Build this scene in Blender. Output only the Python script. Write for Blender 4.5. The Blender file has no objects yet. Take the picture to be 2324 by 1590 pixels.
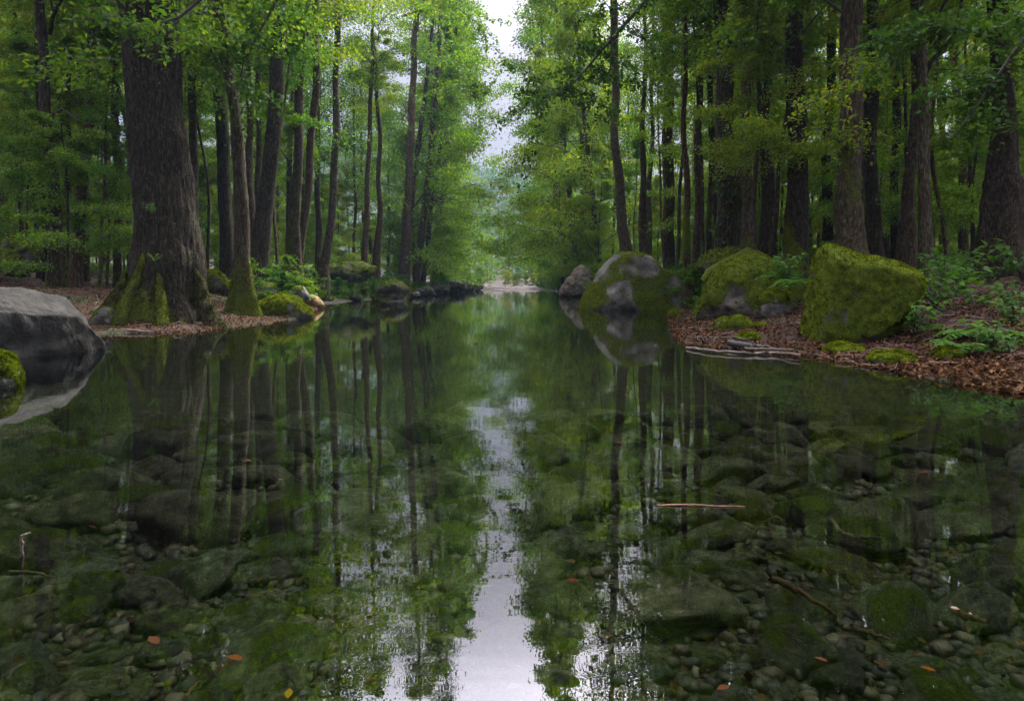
import bpy, math, colorsys
import numpy as np

# ------------------------------------------------------------------ camera, sky, sun, exposure
SC = bpy.context.scene
COL = SC.collection
F, CX, HY, H = 1514.0, 1161.5, 645.0, 0.9       # focal length, centre and horizon of the photograph (2323 px wide), eye height in metres
cam = bpy.data.objects.new("camera", bpy.data.cameras.new("camera"))
COL.objects.link(cam)
cam.location = (0, 0, H)
cam.rotation_euler = (math.radians(90), 0, 0)
cam.data.sensor_width = 36
cam.data.lens = F / 2323 * 36
cam.data.shift_y = -150 / 2323
cam.data.clip_start = 0.05
cam.data.clip_end = 3000
SC.camera = cam

SUN_EL, SUN_AZ = 50.0, 28.0                     # azimuth clockwise from +Y (down the stream)
w = bpy.data.worlds.new("World"); SC.world = w; w.use_nodes = True
nt = w.node_tree; nt.nodes.clear()
def wn(t, **k):
    n = nt.nodes.new(t)
    for a, b in k.items(): setattr(n, a, b)
    return n
sky = wn("ShaderNodeTexSky", sky_type='NISHITA', sun_disc=False)
sky.sun_elevation = math.radians(SUN_EL); sky.sun_rotation = math.radians(SUN_AZ)
sky.dust_density = 4.0; sky.air_density = 1.0
hsv = wn("ShaderNodeHueSaturation"); hsv.inputs['Saturation'].default_value = 0.22
nt.links.new(sky.outputs[0], hsv.inputs['Color'])
# overcast brightness grows from the horizon to the zenith
tc = wn("ShaderNodeTexCoord"); sp = wn("ShaderNodeSeparateXYZ"); nt.links.new(tc.outputs['Generated'], sp.inputs[0])
mr = wn("ShaderNodeValToRGB"); cr = mr.color_ramp
for _ in range(3): cr.elements.new(.5)
for e_, (p_, c_) in zip(cr.elements, [(0, .030), (.25, .042), (.38, .062), (.52, .20), (1, 1)]): e_.position = p_; e_.color = (c_, c_, c_, 1)
cr.interpolation = 'B_SPLINE'
nt.links.new(sp.outputs[2], mr.inputs[0])
gain = wn("ShaderNodeMath", operation='MULTIPLY'); gain.inputs[1].default_value = 5.0
nt.links.new(mr.outputs[0], gain.inputs[0]); mr = gain
cmb = wn("ShaderNodeVectorMath", operation='SCALE')
nt.links.new(hsv.outputs[0], cmb.inputs[0]); nt.links.new(mr.outputs[0], cmb.inputs['Scale'])
lav = wn("ShaderNodeMix", data_type='RGBA', blend_type='MULTIPLY'); lav.inputs[0].default_value = 1.0
lav.inputs[7].default_value = (1.0, 0.93, 1.03, 1)
nt.links.new(cmb.outputs[0], lav.inputs[6])
bg = wn("ShaderNodeBackground"); bg.inputs[1].default_value = 0.15
out = wn("ShaderNodeOutputWorld")
nt.links.new(lav.outputs[2], bg.inputs[0]); nt.links.new(bg.outputs[0], out.inputs[0])

sl = bpy.data.lights.new("sun", 'SUN'); sl.energy = 2.8; sl.angle = math.radians(7); sl.color = (1.0, 0.94, 0.80)
sun = bpy.data.objects.new("sun", sl); COL.objects.link(sun)
sun.rotation_euler = (math.radians(90 - SUN_EL), 0, math.radians(180 - SUN_AZ) )

SC.view_settings.view_transform = 'Standard'; SC.view_settings.look = 'None'
SC.view_settings.gamma = 1; SC.view_settings.exposure = 1.42
SC.view_settings.use_curve_mapping = False
SC.render.engine = 'CYCLES'
cy = SC.cycles
cy.use_denoising = True
try: cy.denoiser = 'OPENIMAGEDENOISE'
except Exception: pass
cy.max_bounces = 7; cy.diffuse_bounces = 4; cy.glossy_bounces = 3; cy.transmission_bounces = 4
cy.transparent_max_bounces = 6; cy.volume_bounces = 0; cy.sample_clamp_indirect = 4
cy.caustics_reflective = False; cy.caustics_refractive = False

# ------------------------------------------------------------------ helpers
def rs(seed): return np.random.RandomState(seed)

def _h(ix, iy, iz, s):
    n = (ix.astype(np.int64) * 374761393 + iy.astype(np.int64) * 668265263 + iz.astype(np.int64) * 2147483647 + s * 974634777) & 0xffffffff
    n = ((n ^ (n >> 13)) * 1274126177) & 0xffffffff
    n = (n ^ (n >> 16)) & 0xffffffff
    return n / 4294967295.0
def noise3(p, scale=1.0, seed=0):
    q = np.asarray(p, float) * scale + 100.37
    i = np.floor(q).astype(np.int64); f = q - i; f = f * f * (3 - 2 * f)
    r = 0
    for dx in (0, 1):
        for dy in (0, 1):
            for dz in (0, 1):
                wgt = (f[:, 0] if dx else 1 - f[:, 0]) * (f[:, 1] if dy else 1 - f[:, 1]) * (f[:, 2] if dz else 1 - f[:, 2])
                r = r + wgt * _h(i[:, 0] + dx, i[:, 1] + dy, i[:, 2] + dz, seed)
    return r * 2 - 1
def fbm(p, scale, octv=4, seed=0, gain=0.5):
    a, r = 1.0, 0
    for o in range(octv):
        r = r + a * noise3(p, scale * 2 ** o, seed + o); a *= gain
    return r

def mesh(name, V, polys, mats, smooth=True, mat_idx=None, attrs=None):
    V = np.asarray(V, np.float32)
    polys = [np.asarray(p, np.int32) for p in polys if len(p)]
    me = bpy.data.meshes.new(name)
    me.vertices.add(len(V)); me.vertices.foreach_set("co", V.ravel())
    loops = np.concatenate([p.ravel() for p in polys])
    sizes = np.concatenate([np.full(len(p), p.shape[1], np.int32) for p in polys])
    starts = np.concatenate([[0], np.cumsum(sizes)[:-1]]).astype(np.int32)
    me.loops.add(len(loops)); me.loops.foreach_set("vertex_index", loops)
    me.polygons.add(len(sizes)); me.polygons.foreach_set("loop_start", starts)
    me.polygons.foreach_set("use_smooth", np.full(len(sizes), bool(smooth)))
    for m in (mats if isinstance(mats, (list, tuple)) else [mats]): me.materials.append(m)
    if mat_idx is not None: me.polygons.foreach_set("material_index", np.asarray(mat_idx, np.int32))
    for k, v in (attrs or {}).items():
        a = me.attributes.new(k, 'FLOAT', 'POINT'); a.data.foreach_set("value", np.asarray(v, np.float32))
    me.update(calc_edges=True); me.validate(verbose=False)
    return me

def obj(name, me, parent=None, loc=(0, 0, 0), rot=(0, 0, 0), scale=(1, 1, 1), color=None, **props):
    o = bpy.data.objects.new(name, me); COL.objects.link(o)
    o.location = loc; o.rotation_euler = rot; o.scale = scale
    if parent is not None: o.parent = parent
    if color is not None: o.color = (*color, 1)
    for k, v in props.items(): o[k] = v
    return o
def tag(o, label, category, group=None):
    o['label'] = label; o['category'] = category
    if group: o['group'] = group
    return o

def tube(P, R, sides=8, cap=True, lobe=None, phase=0.0):
    """a tapered tube along P; lobe(k, ang) multiplies the radius"""
    P = np.asarray(P, float); R = np.asarray(R, float); n = len(P)
    T = np.gradient(P, axis=0); T /= np.linalg.norm(T, axis=1)[:, None] + 1e-9
    ref = np.array([0., 1., 0.]) if abs(T[0][1]) < .9 else np.array([1., 0., 0.])
    A = np.cross(ref, T); A /= np.linalg.norm(A, axis=1)[:, None] + 1e-9
    B = np.cross(T, A)
    ang = np.linspace(0, 2 * np.pi, sides, endpoint=False) + phase
    rad = np.repeat(R[:, None], sides, 1)
    if lobe is not None: rad = rad * lobe(np.arange(n)[:, None], ang[None, :])
    V = P[:, None, :] + A[:, None, :] * (np.cos(ang)[None, :, None] * rad[..., None]) + B[:, None, :] * (np.sin(ang)[None, :, None] * rad[..., None])
    V = V.reshape(-1, 3)
    i = np.arange(n - 1)[:, None] * sides; j = np.arange(sides)[None, :]; j2 = (j + 1) % sides
    Q = np.stack([i + j, i + j2, i + j2 + sides, i + j + sides], -1).reshape(-1, 4)
    return V, Q
class Soup:
    def __init__(s): s.V = []; s.P = {}; s.n = 0
    def add(s, V, *polys):
        for p in polys:
            p = np.asarray(p)
            if len(p): s.P.setdefault(p.shape[1], []).append(p + s.n)
        s.V.append(np.asarray(V, float)); s.n += len(V)
    def verts(s): return np.concatenate(s.V)
    def polys(s): return [np.concatenate(v) for k, v in sorted(s.P.items())]

DIA = np.array([[0, 0, 0], [-.30, .45, .06], [0, 1, -.05], [.30, .45, .06]])
OVA = np.array([[0, 0, 0], [-.21, .25, .05], [-.24, .55, .04], [0, 1, -.10], [.24, .55, .04], [.21, .25, .05], [0, .5, 0]])
OVA_F = np.array([[0, 6, 2, 1], [6, 3, 2, 2], [0, 5, 4, 6], [6, 4, 3, 3]])
def leaves(P, size, r, tilt=0.5, shape='dia', az=None, up=None):
    """leaf blades at points P, lying roughly level"""
    n = len(P)
    if az is None: az = r.uniform(0, 2 * np.pi, n)
    S = size * r.uniform(.6, 1.25, n) if np.isscalar(size) else size
    base = DIA if shape == 'dia' else OVA
    L = base[None] * S[:, None, None]
    t1 = r.normal(-.25, tilt, n); t2 = r.normal(0, tilt, n)
    c, s = np.cos(t2), np.sin(t2)
    x, y, z = L[..., 0], L[..., 1], L[..., 2]
    x, z = x * c[:, None] + z * s[:, None], -x * s[:, None] + z * c[:, None]
    c, s = np.cos(t1), np.sin(t1)
    y, z = y * c[:, None] - z * s[:, None], y * s[:, None] + z * c[:, None]
    c, s = np.cos(az), np.sin(az)
    x, y = x * c[:, None] - y * s[:, None], x * s[:, None] + y * c[:, None]
    V = np.stack([x, y, z], -1) + P[:, None, :]
    k = base.shape[0]; b = (np.arange(n) * k)[:, None]
    if shape == 'dia': return V.reshape(-1, 3), [b + np.array([[0, 3, 2, 1]])]
    tri = np.array([[0, 6, 1], [1, 6, 2], [2, 6, 3], [3, 6, 4], [4, 6, 5], [5, 6, 0]])[:, ::-1]
    return V.reshape(-1, 3), [(b[:, :, None] + tri[None]).reshape(-1, 3)]

# ------------------------------------------------------------------ materials
def new_mat(name):
    m = bpy.data.materials.new(name); m.use_nodes = True
    m.node_tree.nodes.clear(); return m, m.node_tree
class NB:
    def __init__(s, nt): s.nt = nt
    def n(s, t, ins=None, **k):
        nd = s.nt.nodes.new(t)
        for a, b in k.items(): setattr(nd, a, b)
        for a, b in (ins or {}).items():
            if hasattr(b, 'is_output') or isinstance(b, bpy.types.NodeSocket): s.nt.links.new(b, nd.inputs[a])
            else: nd.inputs[a].default_value = b
        return nd
    def l(s, a, b): s.nt.links.new(a, b)
    def noise(s, vec, scale, detail=4, rough=.55, dist=0): return s.n("ShaderNodeTexNoise", {'Vector': vec, 'Scale': scale, 'Detail': detail, 'Roughness': rough, 'Distortion': dist}).outputs[0]
    def mix(s, fac, a, b, blend='MIX'): 
        nd = s.n("ShaderNodeMix", data_type='RGBA', blend_type=blend)
        for i, v in ((0, fac), (6, a), (7, b)):
            if isinstance(v, bpy.types.NodeSocket): s.l(v, nd.inputs[i])
            else: nd.inputs[i].default_value = v if i == 0 else (*v, 1)
        return nd.outputs[2]
    def ramp(s, fac, stops):
        nd = s.n("ShaderNodeValToRGB", {0: fac}); cr = nd.color_ramp
        while len(cr.elements) < len(stops): cr.elements.new(.5)
        for e, (p, c) in zip(cr.elements, stops): e.position = p; e.color = (*c, 1) if not np.isscalar(c) else (c, c, c, 1)
        return nd.outputs[0]
    def math(s, op, a, b=0.0, clamp=False):
        nd = s.n("ShaderNodeMath", operation=op, use_clamp=clamp)
        for i, v in ((0, a), (1, b)):
            if isinstance(v, bpy.types.NodeSocket): s.l(v, nd.inputs[i])
            else: nd.inputs[i].default_value = v
        return nd.outputs[0]
    def step(s, v, lo, hi): return s.n("ShaderNodeMapRange", {0: v, 1: lo, 2: hi}, clamp=True).outputs[0]

def leaf_mat(name, cols, trans=.5, gloss=.012, hue_by_obj=True):
    m, nt = new_mat(name); b = NB(nt)
    g = b.n("ShaderNodeNewGeometry"); oi = b.n("ShaderNodeObjectInfo")
    k = len(cols)
    c = b.ramp(g.outputs['Random Per Island'], [(i / max(1, k - 1), cc) for i, cc in enumerate(cols)])
    if hue_by_obj: c = b.mix(1.0, c, oi.outputs['Color'], 'MULTIPLY')
    if name == "moss_blade": c = b.mix(1.0, c, b.ramp(b.noise(g.outputs['Position'], 9.0, 6, .75), [(.40, .12), (.62, 1.35)]), 'MULTIPLY')
    tcol = b.mix(1.0, c, (1.35, 1.35, .75), 'MULTIPLY')
    d = b.n("ShaderNodeBsdfDiffuse", {'Color': c}).outputs[0]
    t = b.n("ShaderNodeBsdfTranslucent", {'Color': tcol}).outputs[0]
    s1 = b.n("ShaderNodeMixShader", {0: trans, 1: d, 2: t}).outputs[0]
    gl = b.n("ShaderNodeBsdfGlossy", {'Color': (.8, .85, .8, 1), 'Roughness': .42}).outputs[0]
    s2 = b.n("ShaderNodeMixShader", {0: gloss, 1: s1, 2: gl}).outputs[0]
    o = b.n("ShaderNodeOutputMaterial"); b.l(s2, o.inputs[0]); return m

M_leaf = leaf_mat("leaf_green", [(.030, .082, .008), (.056, .130, .010), (.095, .180, .012), (.165, .235, .016)])
M_leaf_y = leaf_mat("leaf_yellow_green", [(.050, .112, .008), (.090, .168, .010), (.145, .215, .012), (.240, .245, .016)])
M_leaf_d = leaf_mat("leaf_dark", [(.018, .052, .006), (.030, .076, .008), (.050, .105, .010)], .35)
M_plant = leaf_mat("plant_leaf", [(.030, .090, .010), (.050, .125, .014), (.075, .155, .016)], .4, .012)
M_litter = leaf_mat("litter_leaf", [(.010, .006, .004), (.036, .017, .009), (.078, .036, .017), (.17, .095, .050), (.024, .013, .008)], .12, .0)
M_moss_blade = leaf_mat("moss_blade", [(.080, .120, .008), (.140, .185, .010), (.21, .25, .014)], .35, .0)
M_dist = leaf_mat("far_foliage", [(.03, .07, .02), (.05, .10, .025), (.07, .12, .03)], .3, 0)

def bark_mat():
    m, nt = new_mat("bark"); b = NB(nt)
    tc = b.n("ShaderNodeTexCoord").outputs['Object']; oi = b.n("ShaderNodeObjectInfo")
    off = b.n("ShaderNodeVectorMath", {0: tc, 1: (0, 0, 0)}, operation='ADD'); 
    rv = b.n("ShaderNodeCombineXYZ", {0: oi.outputs['Random'], 1: oi.outputs['Random'], 2: oi.outputs['Random']}).outputs[0]
    sc = b.n("ShaderNodeVectorMath", {0: rv, 'Scale': 37.0}, operation='SCALE').outputs[0]; b.l(sc, off.inputs[1])
    v = off.outputs[0]
    vs = b.n("ShaderNodeMapping", {'Vector': v, 'Scale': (1, 1, .24)}).outputs[0]
    n1 = b.noise(vs, 22, 6, .65, .3)
    n2 = b.noise(v, 2.2, 3)
    n3 = b.noise(v, 14, 5, .7)
    vor = b.n("ShaderNodeTexVoronoi", {'Vector': vs, 'Scale': 17.0}, feature='DISTANCE_TO_EDGE').outputs[0]
    crack = b.step(vor, 0.0, .10)
    c = b.ramp(n1, [(.25, (.010, .008, .005)), (.5, (.050, .043, .029)), (.75, (.15, .137, .094))])
    c = b.mix(b.math('MULTIPLY', b.math('SUBTRACT', 1.0, crack), .65), c, (.010, .008, .007))
    c = b.mix(1.0, c, oi.outputs['Color'], 'MULTIPLY')
    lich = b.math('MULTIPLY', b.step(n3, .56, .66), b.step(n2, .42, .62))
    c = b.mix(b.math('MULTIPLY', lich, .5), c, (.13, .13, .11))
    ms = b.n("ShaderNodeAttribute", attribute_name="moss").outputs['Fac']
    mm = b.math('ADD', ms, b.math('MULTIPLY', b.math('SUBTRACT', b.noise(v, 9, 5, .7), .5), 1.3))
    mask = b.step(mm, .42, .60)
    mc = b.ramp(b.noise(v, 30, 3), [(.3, (.025, .040, .006)), (.7, (.12, .145, .012))])
    c = b.mix(mask, c, mc)
    hgt = b.math('ADD', b.math('MULTIPLY', n1, 1.0), b.math('MULTIPLY', crack, .5))
    hgt = b.math('ADD', hgt, b.math('MULTIPLY', mask, b.noise(v, 45, 4)))
    bp = b.n("ShaderNodeBump", {'Height': hgt, 'Strength': .9, 'Distance': .03}).outputs[0]
    p = b.n("ShaderNodeBsdfPrincipled", {'Base Color': c, 'Roughness': .85, 'Normal': bp, 'Specular IOR Level': .08}).outputs[0]
    o = b.n("ShaderNodeOutputMaterial"); b.l(p, o.inputs[0]); return m
M_bark = bark_mat()

def rock_mat():
    m, nt = new_mat("rock"); b = NB(nt)
    tc = b.n("ShaderNodeTexCoord").outputs['Object']; oi = b.n("ShaderNodeObjectInfo")
    off = b.n("ShaderNodeVectorMath", {0: tc, 1: (0, 0, 0)}, operation='ADD')
    sc = b.n("ShaderNodeVectorMath", {0: b.n("ShaderNodeCombineXYZ", {0: oi.outputs['Random'], 1: oi.outputs['Random']}).outputs[0], 'Scale': 23.0}, operation='SCALE').outputs[0]
    b.l(sc, off.inputs[1]); v = off.outputs[0]
    n1 = b.noise(v, 3.0, 8, .65); n2 = b.noise(v, 28, 6, .7); n3 = b.noise(v, 7, 5, .6, .5)
    c = b.ramp(n1, [(.30, (.045, .045, .038)), (.5, (.125, .125, .105)), (.72, (.26, .26, .22))])
    c = b.mix(.6, c, b.ramp(n2, [(.35, (.35, .35, .35)), (.65, (1, 1, 1))]), 'MULTIPLY')
    c = b.mix(1.0, c, oi.outputs['Color'], 'MULTIPLY')
    c = b.mix(b.math('MULTIPLY', b.step(n3, .60, .66), .35), c, b.mix(1.0, (.28, .28, .25), oi.outputs['Color'], 'MULTIPLY'))
    ms = b.n("ShaderNodeAttribute", attribute_name="moss").outputs['Fac']
    mm = b.math('ADD', ms, b.math('MULTIPLY', b.math('SUBTRACT', b.noise(v, 6, 7, .72), .5), 1.1))
    mask = b.step(mm, .44, .58)
    mc = b.ramp(b.noise(v, 14, 6, .75), [(.30, (.022, .040, .004)), (.5, (.085, .120, .008)), (.72, (.17, .21, .012))])
    c = b.mix(mask, c, mc)
    hgt = b.math('ADD', b.math('MULTIPLY', n1, .8), b.math('MULTIPLY', n2, .35))
    hgt = b.math('ADD', hgt, b.math('MULTIPLY', mask, b.math('ADD', .3, b.noise(v, 38, 5, .7))))
    bp = b.n("ShaderNodeBump", {'Height': hgt, 'Strength': .9, 'Distance': .05}).outputs[0]
    p = b.n("ShaderNodeBsdfPrincipled", {'Base Color': c, 'Roughness': .8, 'Normal': bp, 'Specular IOR Level': .15}).outputs[0]
    o = b.n("ShaderNodeOutputMaterial"); b.l(p, o.inputs[0]); return m
M_rock = rock_mat()

def ground_mat():
    m, nt = new_mat("forest_floor"); b = NB(nt)
    g = b.n("ShaderNodeNewGeometry"); pos = g.outputs['Position']
    xyz = b.n("ShaderNodeSeparateXYZ", {0: pos})
    vor = b.n("ShaderNodeTexVoronoi", {'Vector': pos, 'Scale': 30.0, 'Randomness': 1.0})
    lc = b.ramp(b.n("ShaderNodeSeparateColor", {0: vor.outputs['Color']}).outputs[0],
                [(0, (.010, .006, .004)), (.35, (.028, .014, .008)), (.7, (.055, .027, .015)), (1, (.09, .048, .026))])
    lc = b.mix(.7, lc, b.ramp(b.noise(pos, 30, 4), [(.3, .35), (.7, 1.0)]), 'MULTIPLY')
    mo = b.noise(pos, .9, 6, .65)
    green = b.ramp(b.noise(pos, 12, 5, .7), [(.3, (.007, .012, .003)), (.7, (.026, .038, .007))])
    far = b.step(xyz.outputs[1], 16, 40)
    mk = b.step(b.math('ADD', mo, b.math('MULTIPLY', far, .14)), .52, .60)
    land = b.mix(mk, lc, green)
    land = b.mix(b.step(xyz.outputs[1], 112, 124), land, b.ramp(b.noise(pos, 1.5, 6, .7), [(.35, (.010, .009, .007)), (.65, (.060, .048, .038))]))   # darker gravel and brush tone from the far bar onward
    # stream bed: silt, gravel and algae
    v2 = b.n("ShaderNodeTexVoronoi", {'Vector': pos, 'Scale': 22.0})
    bed = b.ramp(b.n("ShaderNodeSeparateColor", {0: v2.outputs['Color']}).outputs[0],
                 [(0, (.020, .020, .015)), (.5, (.050, .045, .030)), (1, (.090, .080, .055))])
    bed = b.mix(b.step(b.noise(pos, 2.2, 5), .45, .62), bed, (.035, .050, .014))
    under = b.step(b.math('ADD', xyz.outputs[2], b.math('MULTIPLY', b.noise(pos, 5, 3), .04)), -.02, .05)
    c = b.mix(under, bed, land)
    hgt = b.math('ADD', vor.outputs['Distance'], b.noise(pos, 25, 5, .7))
    bp = b.n("ShaderNodeBump", {'Height': hgt, 'Strength': .8, 'Distance': .03}).outputs[0]
    p = b.n("ShaderNodeBsdfPrincipled", {'Base Color': c, 'Roughness': .9, 'Normal': bp, 'Specular IOR Level': .2}).outputs[0]
    o = b.n("ShaderNodeOutputMaterial"); b.l(p, o.inputs[0]); return m
M_ground = ground_mat()

def water_mat():
    m, nt = new_mat("water_surface"); b = NB(nt)
    g = b.n("ShaderNodeNewGeometry"); pos = g.outputs['Position']
    mp = b.n("ShaderNodeMapping", {'Vector': pos, 'Scale': (.45, 1.6, 1)}).outputs[0]
    n1 = b.noise(mp, 2.4, 3, .5); n2 = b.noise(mp, 9.0, 3, .6)
    patch = b.step(b.noise(pos, .35, 2), .42, .62)
    hgt = b.math('ADD', b.math('MULTIPLY', n1, 1.0), b.math('MULTIPLY', b.math('MULTIPLY', n2, .22), patch))
    bp = b.n("ShaderNodeBump", {'Height': hgt, 'Strength': .14, 'Distance': .006}).outputs[0]
    gl = b.n("ShaderNodeBsdfGlossy", {'Color': (.92, .94, .96, 1), 'Roughness': 0.0, 'Normal': bp}).outputs[0]
    tr = b.n("ShaderNodeBsdfTransparent", {'Color': (.66, .73, .59, 1)}).outputs[0]
    fr = b.n("ShaderNodeFresnel", {'IOR': 2.1, 'Normal': bp}).outputs[0]
    s = b.n("ShaderNodeMixShader", {0: fr, 1: tr, 2: gl}).outputs[0]
    o = b.n("ShaderNodeOutputMaterial"); b.l(s, o.inputs[0]); return m
M_water = water_mat()

def wood_mat(name, c1, c2):
    m, nt = new_mat(name); b = NB(nt)
    tc = b.n("ShaderNodeTexCoord").outputs['Object']
    v = b.n("ShaderNodeMapping", {'Vector': tc, 'Scale': (1, .15, 1)}).outputs[0]
    c = b.ramp(b.noise(tc, 18, 6, .7), [(.3, c1), (.7, c2)])
    bp = b.n("ShaderNodeBump", {'Height': b.noise(tc, 40, 4), 'Strength': .6, 'Distance': .01}).outputs[0]
    p = b.n("ShaderNodeBsdfPrincipled", {'Base Color': c, 'Roughness': .75, 'Normal': bp}).outputs[0]
    o = b.n("ShaderNodeOutputMaterial"); b.l(p, o.inputs[0]); return m
M_twig = wood_mat("dead_wood", (.05, .035, .025), (.20, .155, .115))
M_red = wood_mat("orange_wood", (.05, .022, .009), (.16, .075, .03))
M_branch = wood_mat("branch_wood", (.016, .013, .010), (.050, .042, .034))

# ------------------------------------------------------------------ terrain
def gp(px, py, z=0.0):                            # pixel of the photograph -> point at height z
    Y = (H - z) * F / (py - HY); return ((px - CX) / F * Y, Y)
LEFT = [(-13, -8), (-9.5, 0), (-8.6, 4), (-8.9, 8)] + [gp(*p) for p in ((-60, 790), (110, 768), (240, 757), (450, 752), (520, 742), (620, 733), (700, 712), (735, 692), (800, 683), (880, 677), (960, 668), (1030, 661), (1075, 656))]
RIGHT = [gp(*p) for p in ((1215, 656), (1262, 662), (1285, 668), (1345, 677), (1450, 690), (1535, 704), (1525, 722), (1545, 765), (1560, 783), (1700, 792), (1830, 806), (1960, 828), (2120, 855), (2323, 893))] + [(5.6, 3.6), (6.5, 0), (9, -8)]
POLY = np.array(LEFT + RIGHT)
def shore_dist(x, y):
    """distance to the waterline, positive on land"""
    p = np.stack([x, y], -1).astype(float); d = np.full(len(p), 1e9); ins = np.zeros(len(p), bool)
    n = len(POLY)
    for i in range(n):
        a = POLY[i]; b = POLY[(i + 1) % n]
        ab = b - a; t = np.clip(((p - a) @ ab) / (ab @ ab), 0, 1)
        q = a + t[:, None] * ab
        d = np.minimum(d, np.hypot(*(p - q).T))
        c = (a[1] > p[:, 1]) != (b[1] > p[:, 1])
        xi = a[0] + (p[:, 1] - a[1]) / (b[1] - a[1] + 1e-12) * (b[0] - a[0])
        ins ^= c & (p[:, 0] < xi)
    return np.where(ins, -d, d)
def ground(x, y):
    x = np.atleast_1d(np.asarray(x, float)); y = np.atleast_1d(np.asarray(y, float))
    p3 = np.stack([x, y, 0 * x], -1)
    d = shore_dist(x, y) + .25 * noise3(p3, .9, 5) + .08 * noise3(p3, 3.1, 6)
    L = np.maximum(d, 0)
    rise = np.where(x > 0, .135, .105)
    side = np.clip((y - 95) / 30, 0, 1)
    z = .015 + .11 * (1 - np.exp(-L / .5)) + rise * 1.12 * np.clip(L - .8, 0, 14) + .03 * np.clip(L - 14, 0, 60)
    z = z + np.minimum(L, 3) / 3 * (.17 * fbm(p3, .22, 3, 11) + .09 * fbm(p3, 1.1, 3, 21))
    end = np.clip((y - 128) / 25, 0, 1) * (np.abs(x + 5) < 60)
    wb = np.clip((y - 124) / 10, 0, 1) * np.clip((14 - np.abs(x + 3)) / 5, 0, 1)
    z = z * (1 - wb) + wb * (.02 + .03 * L * .6 + .1 * np.clip(L, 0, 2))
    # far wooded hills
    hill = 52 * np.exp(-((x + 40) / 190) ** 2) * np.clip((y - 210) / 200, 0, 1) ** 1.3 + 22 * np.exp(-((x + 170) / 120) ** 2) * np.clip((y - 200) / 160, 0, 1)
    z = z + 15 * np.clip((np.abs(x + 4) - 48) / 45, 0, 1) * np.clip((y - 50) / 40, 0, 1)
    z = z + hill * (1 + .18 * fbm(p3, .02, 3, 31))
    D = np.maximum(-d, 0)
    bed = -.06 - .22 * (1 - np.exp(-D / .8)) - .25 * np.clip((y - 4) / 6, 0, 1) * (1 - np.exp(-D / 2.5)) + .03 * fbm(p3, 1.6, 3, 41) * np.clip(D, 0, 1)
    return np.where(d > 0, z, bed)
def g1(x, y): return float(ground(x, y)[0])
def hit(px, py, y0=4.0, y1=130.0):                # first point of the terrain seen at a pixel
    Y = np.concatenate([np.arange(y0, 60, .1), np.arange(60, y1, 1.)])
    X = (px - CX) / F * Y; Z = H + (HY - py) / F * Y
    k = np.nonzero(ground(X, Y) >= Z)[0]
    return (float(X[k[0]]), float(Y[k[0]])) if len(k) else (float(X[-1]), float(Y[-1]))

u = np.linspace(-1, 1, 440); v = np.linspace(-.28, 1, 500)
gx = 2.2 * np.sinh(5.5 * u); gy = 4 + 2.2 * np.sinh(6.25 * v)
X, Y = np.meshgrid(gx, gy); Z = ground(X.ravel(), Y.ravel())
V = np.stack([X.ravel(), Y.ravel(), Z], -1)
i = (np.arange(len(gy) - 1)[:, None] * len(gx) + np.arange(len(gx) - 1)[None]).ravel()
Q = np.stack([i, i + 1, i + 1 + len(gx), i + len(gx)], -1)
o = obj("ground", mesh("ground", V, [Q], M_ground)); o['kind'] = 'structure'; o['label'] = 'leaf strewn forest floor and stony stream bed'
V = np.array([[-30, -9, 0], [30, -9, 0], [30, 150, 0], [-30, 150, 0]])
o = obj("water", mesh("water", V, [np.array([[0, 1, 2, 3]])], M_water)); o['kind'] = 'structure'; o['label'] = 'still clear stream mirroring the forest'

# ------------------------------------------------------------------ trees
def tufts(V, Fc, ms, n, size, r, thr=.45):
    """short upright moss blades on the mossy faces"""
    A = V[Fc]; N = np.cross(A[:, 1] - A[:, 0], A[:, 2] - A[:, 0]); ar = np.linalg.norm(N, axis=1); N /= ar[:, None] + 1e-12
    m = ms[Fc].mean(1); wgt = ar * np.clip((m - thr) * 6, 0, 1)
    if wgt.sum() <= 0: return None
    k = r.choice(len(Fc), n, p=wgt / wgt.sum()); b = r.dirichlet((1, 1, 1), n)
    P = (A[k] * b[..., None]).sum(1); D = N[k] + r.normal(0, .55, (n, 3)) + np.array([0, 0, .25]); D /= np.linalg.norm(D, axis=1)[:, None]
    S = np.cross(D, r.normal(0, 1, (n, 3))); S /= np.linalg.norm(S, axis=1)[:, None] + 1e-9
    h = size * r.uniform(.5, 1.3, n)[:, None]
    Vt = np.stack([P - S * h * .28 - N[k] * h * .2, P + S * h * .28 - N[k] * h * .2, P + D * h], 1).reshape(-1, 3)
    return Vt, np.arange(3 * n).reshape(-1, 3)
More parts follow.
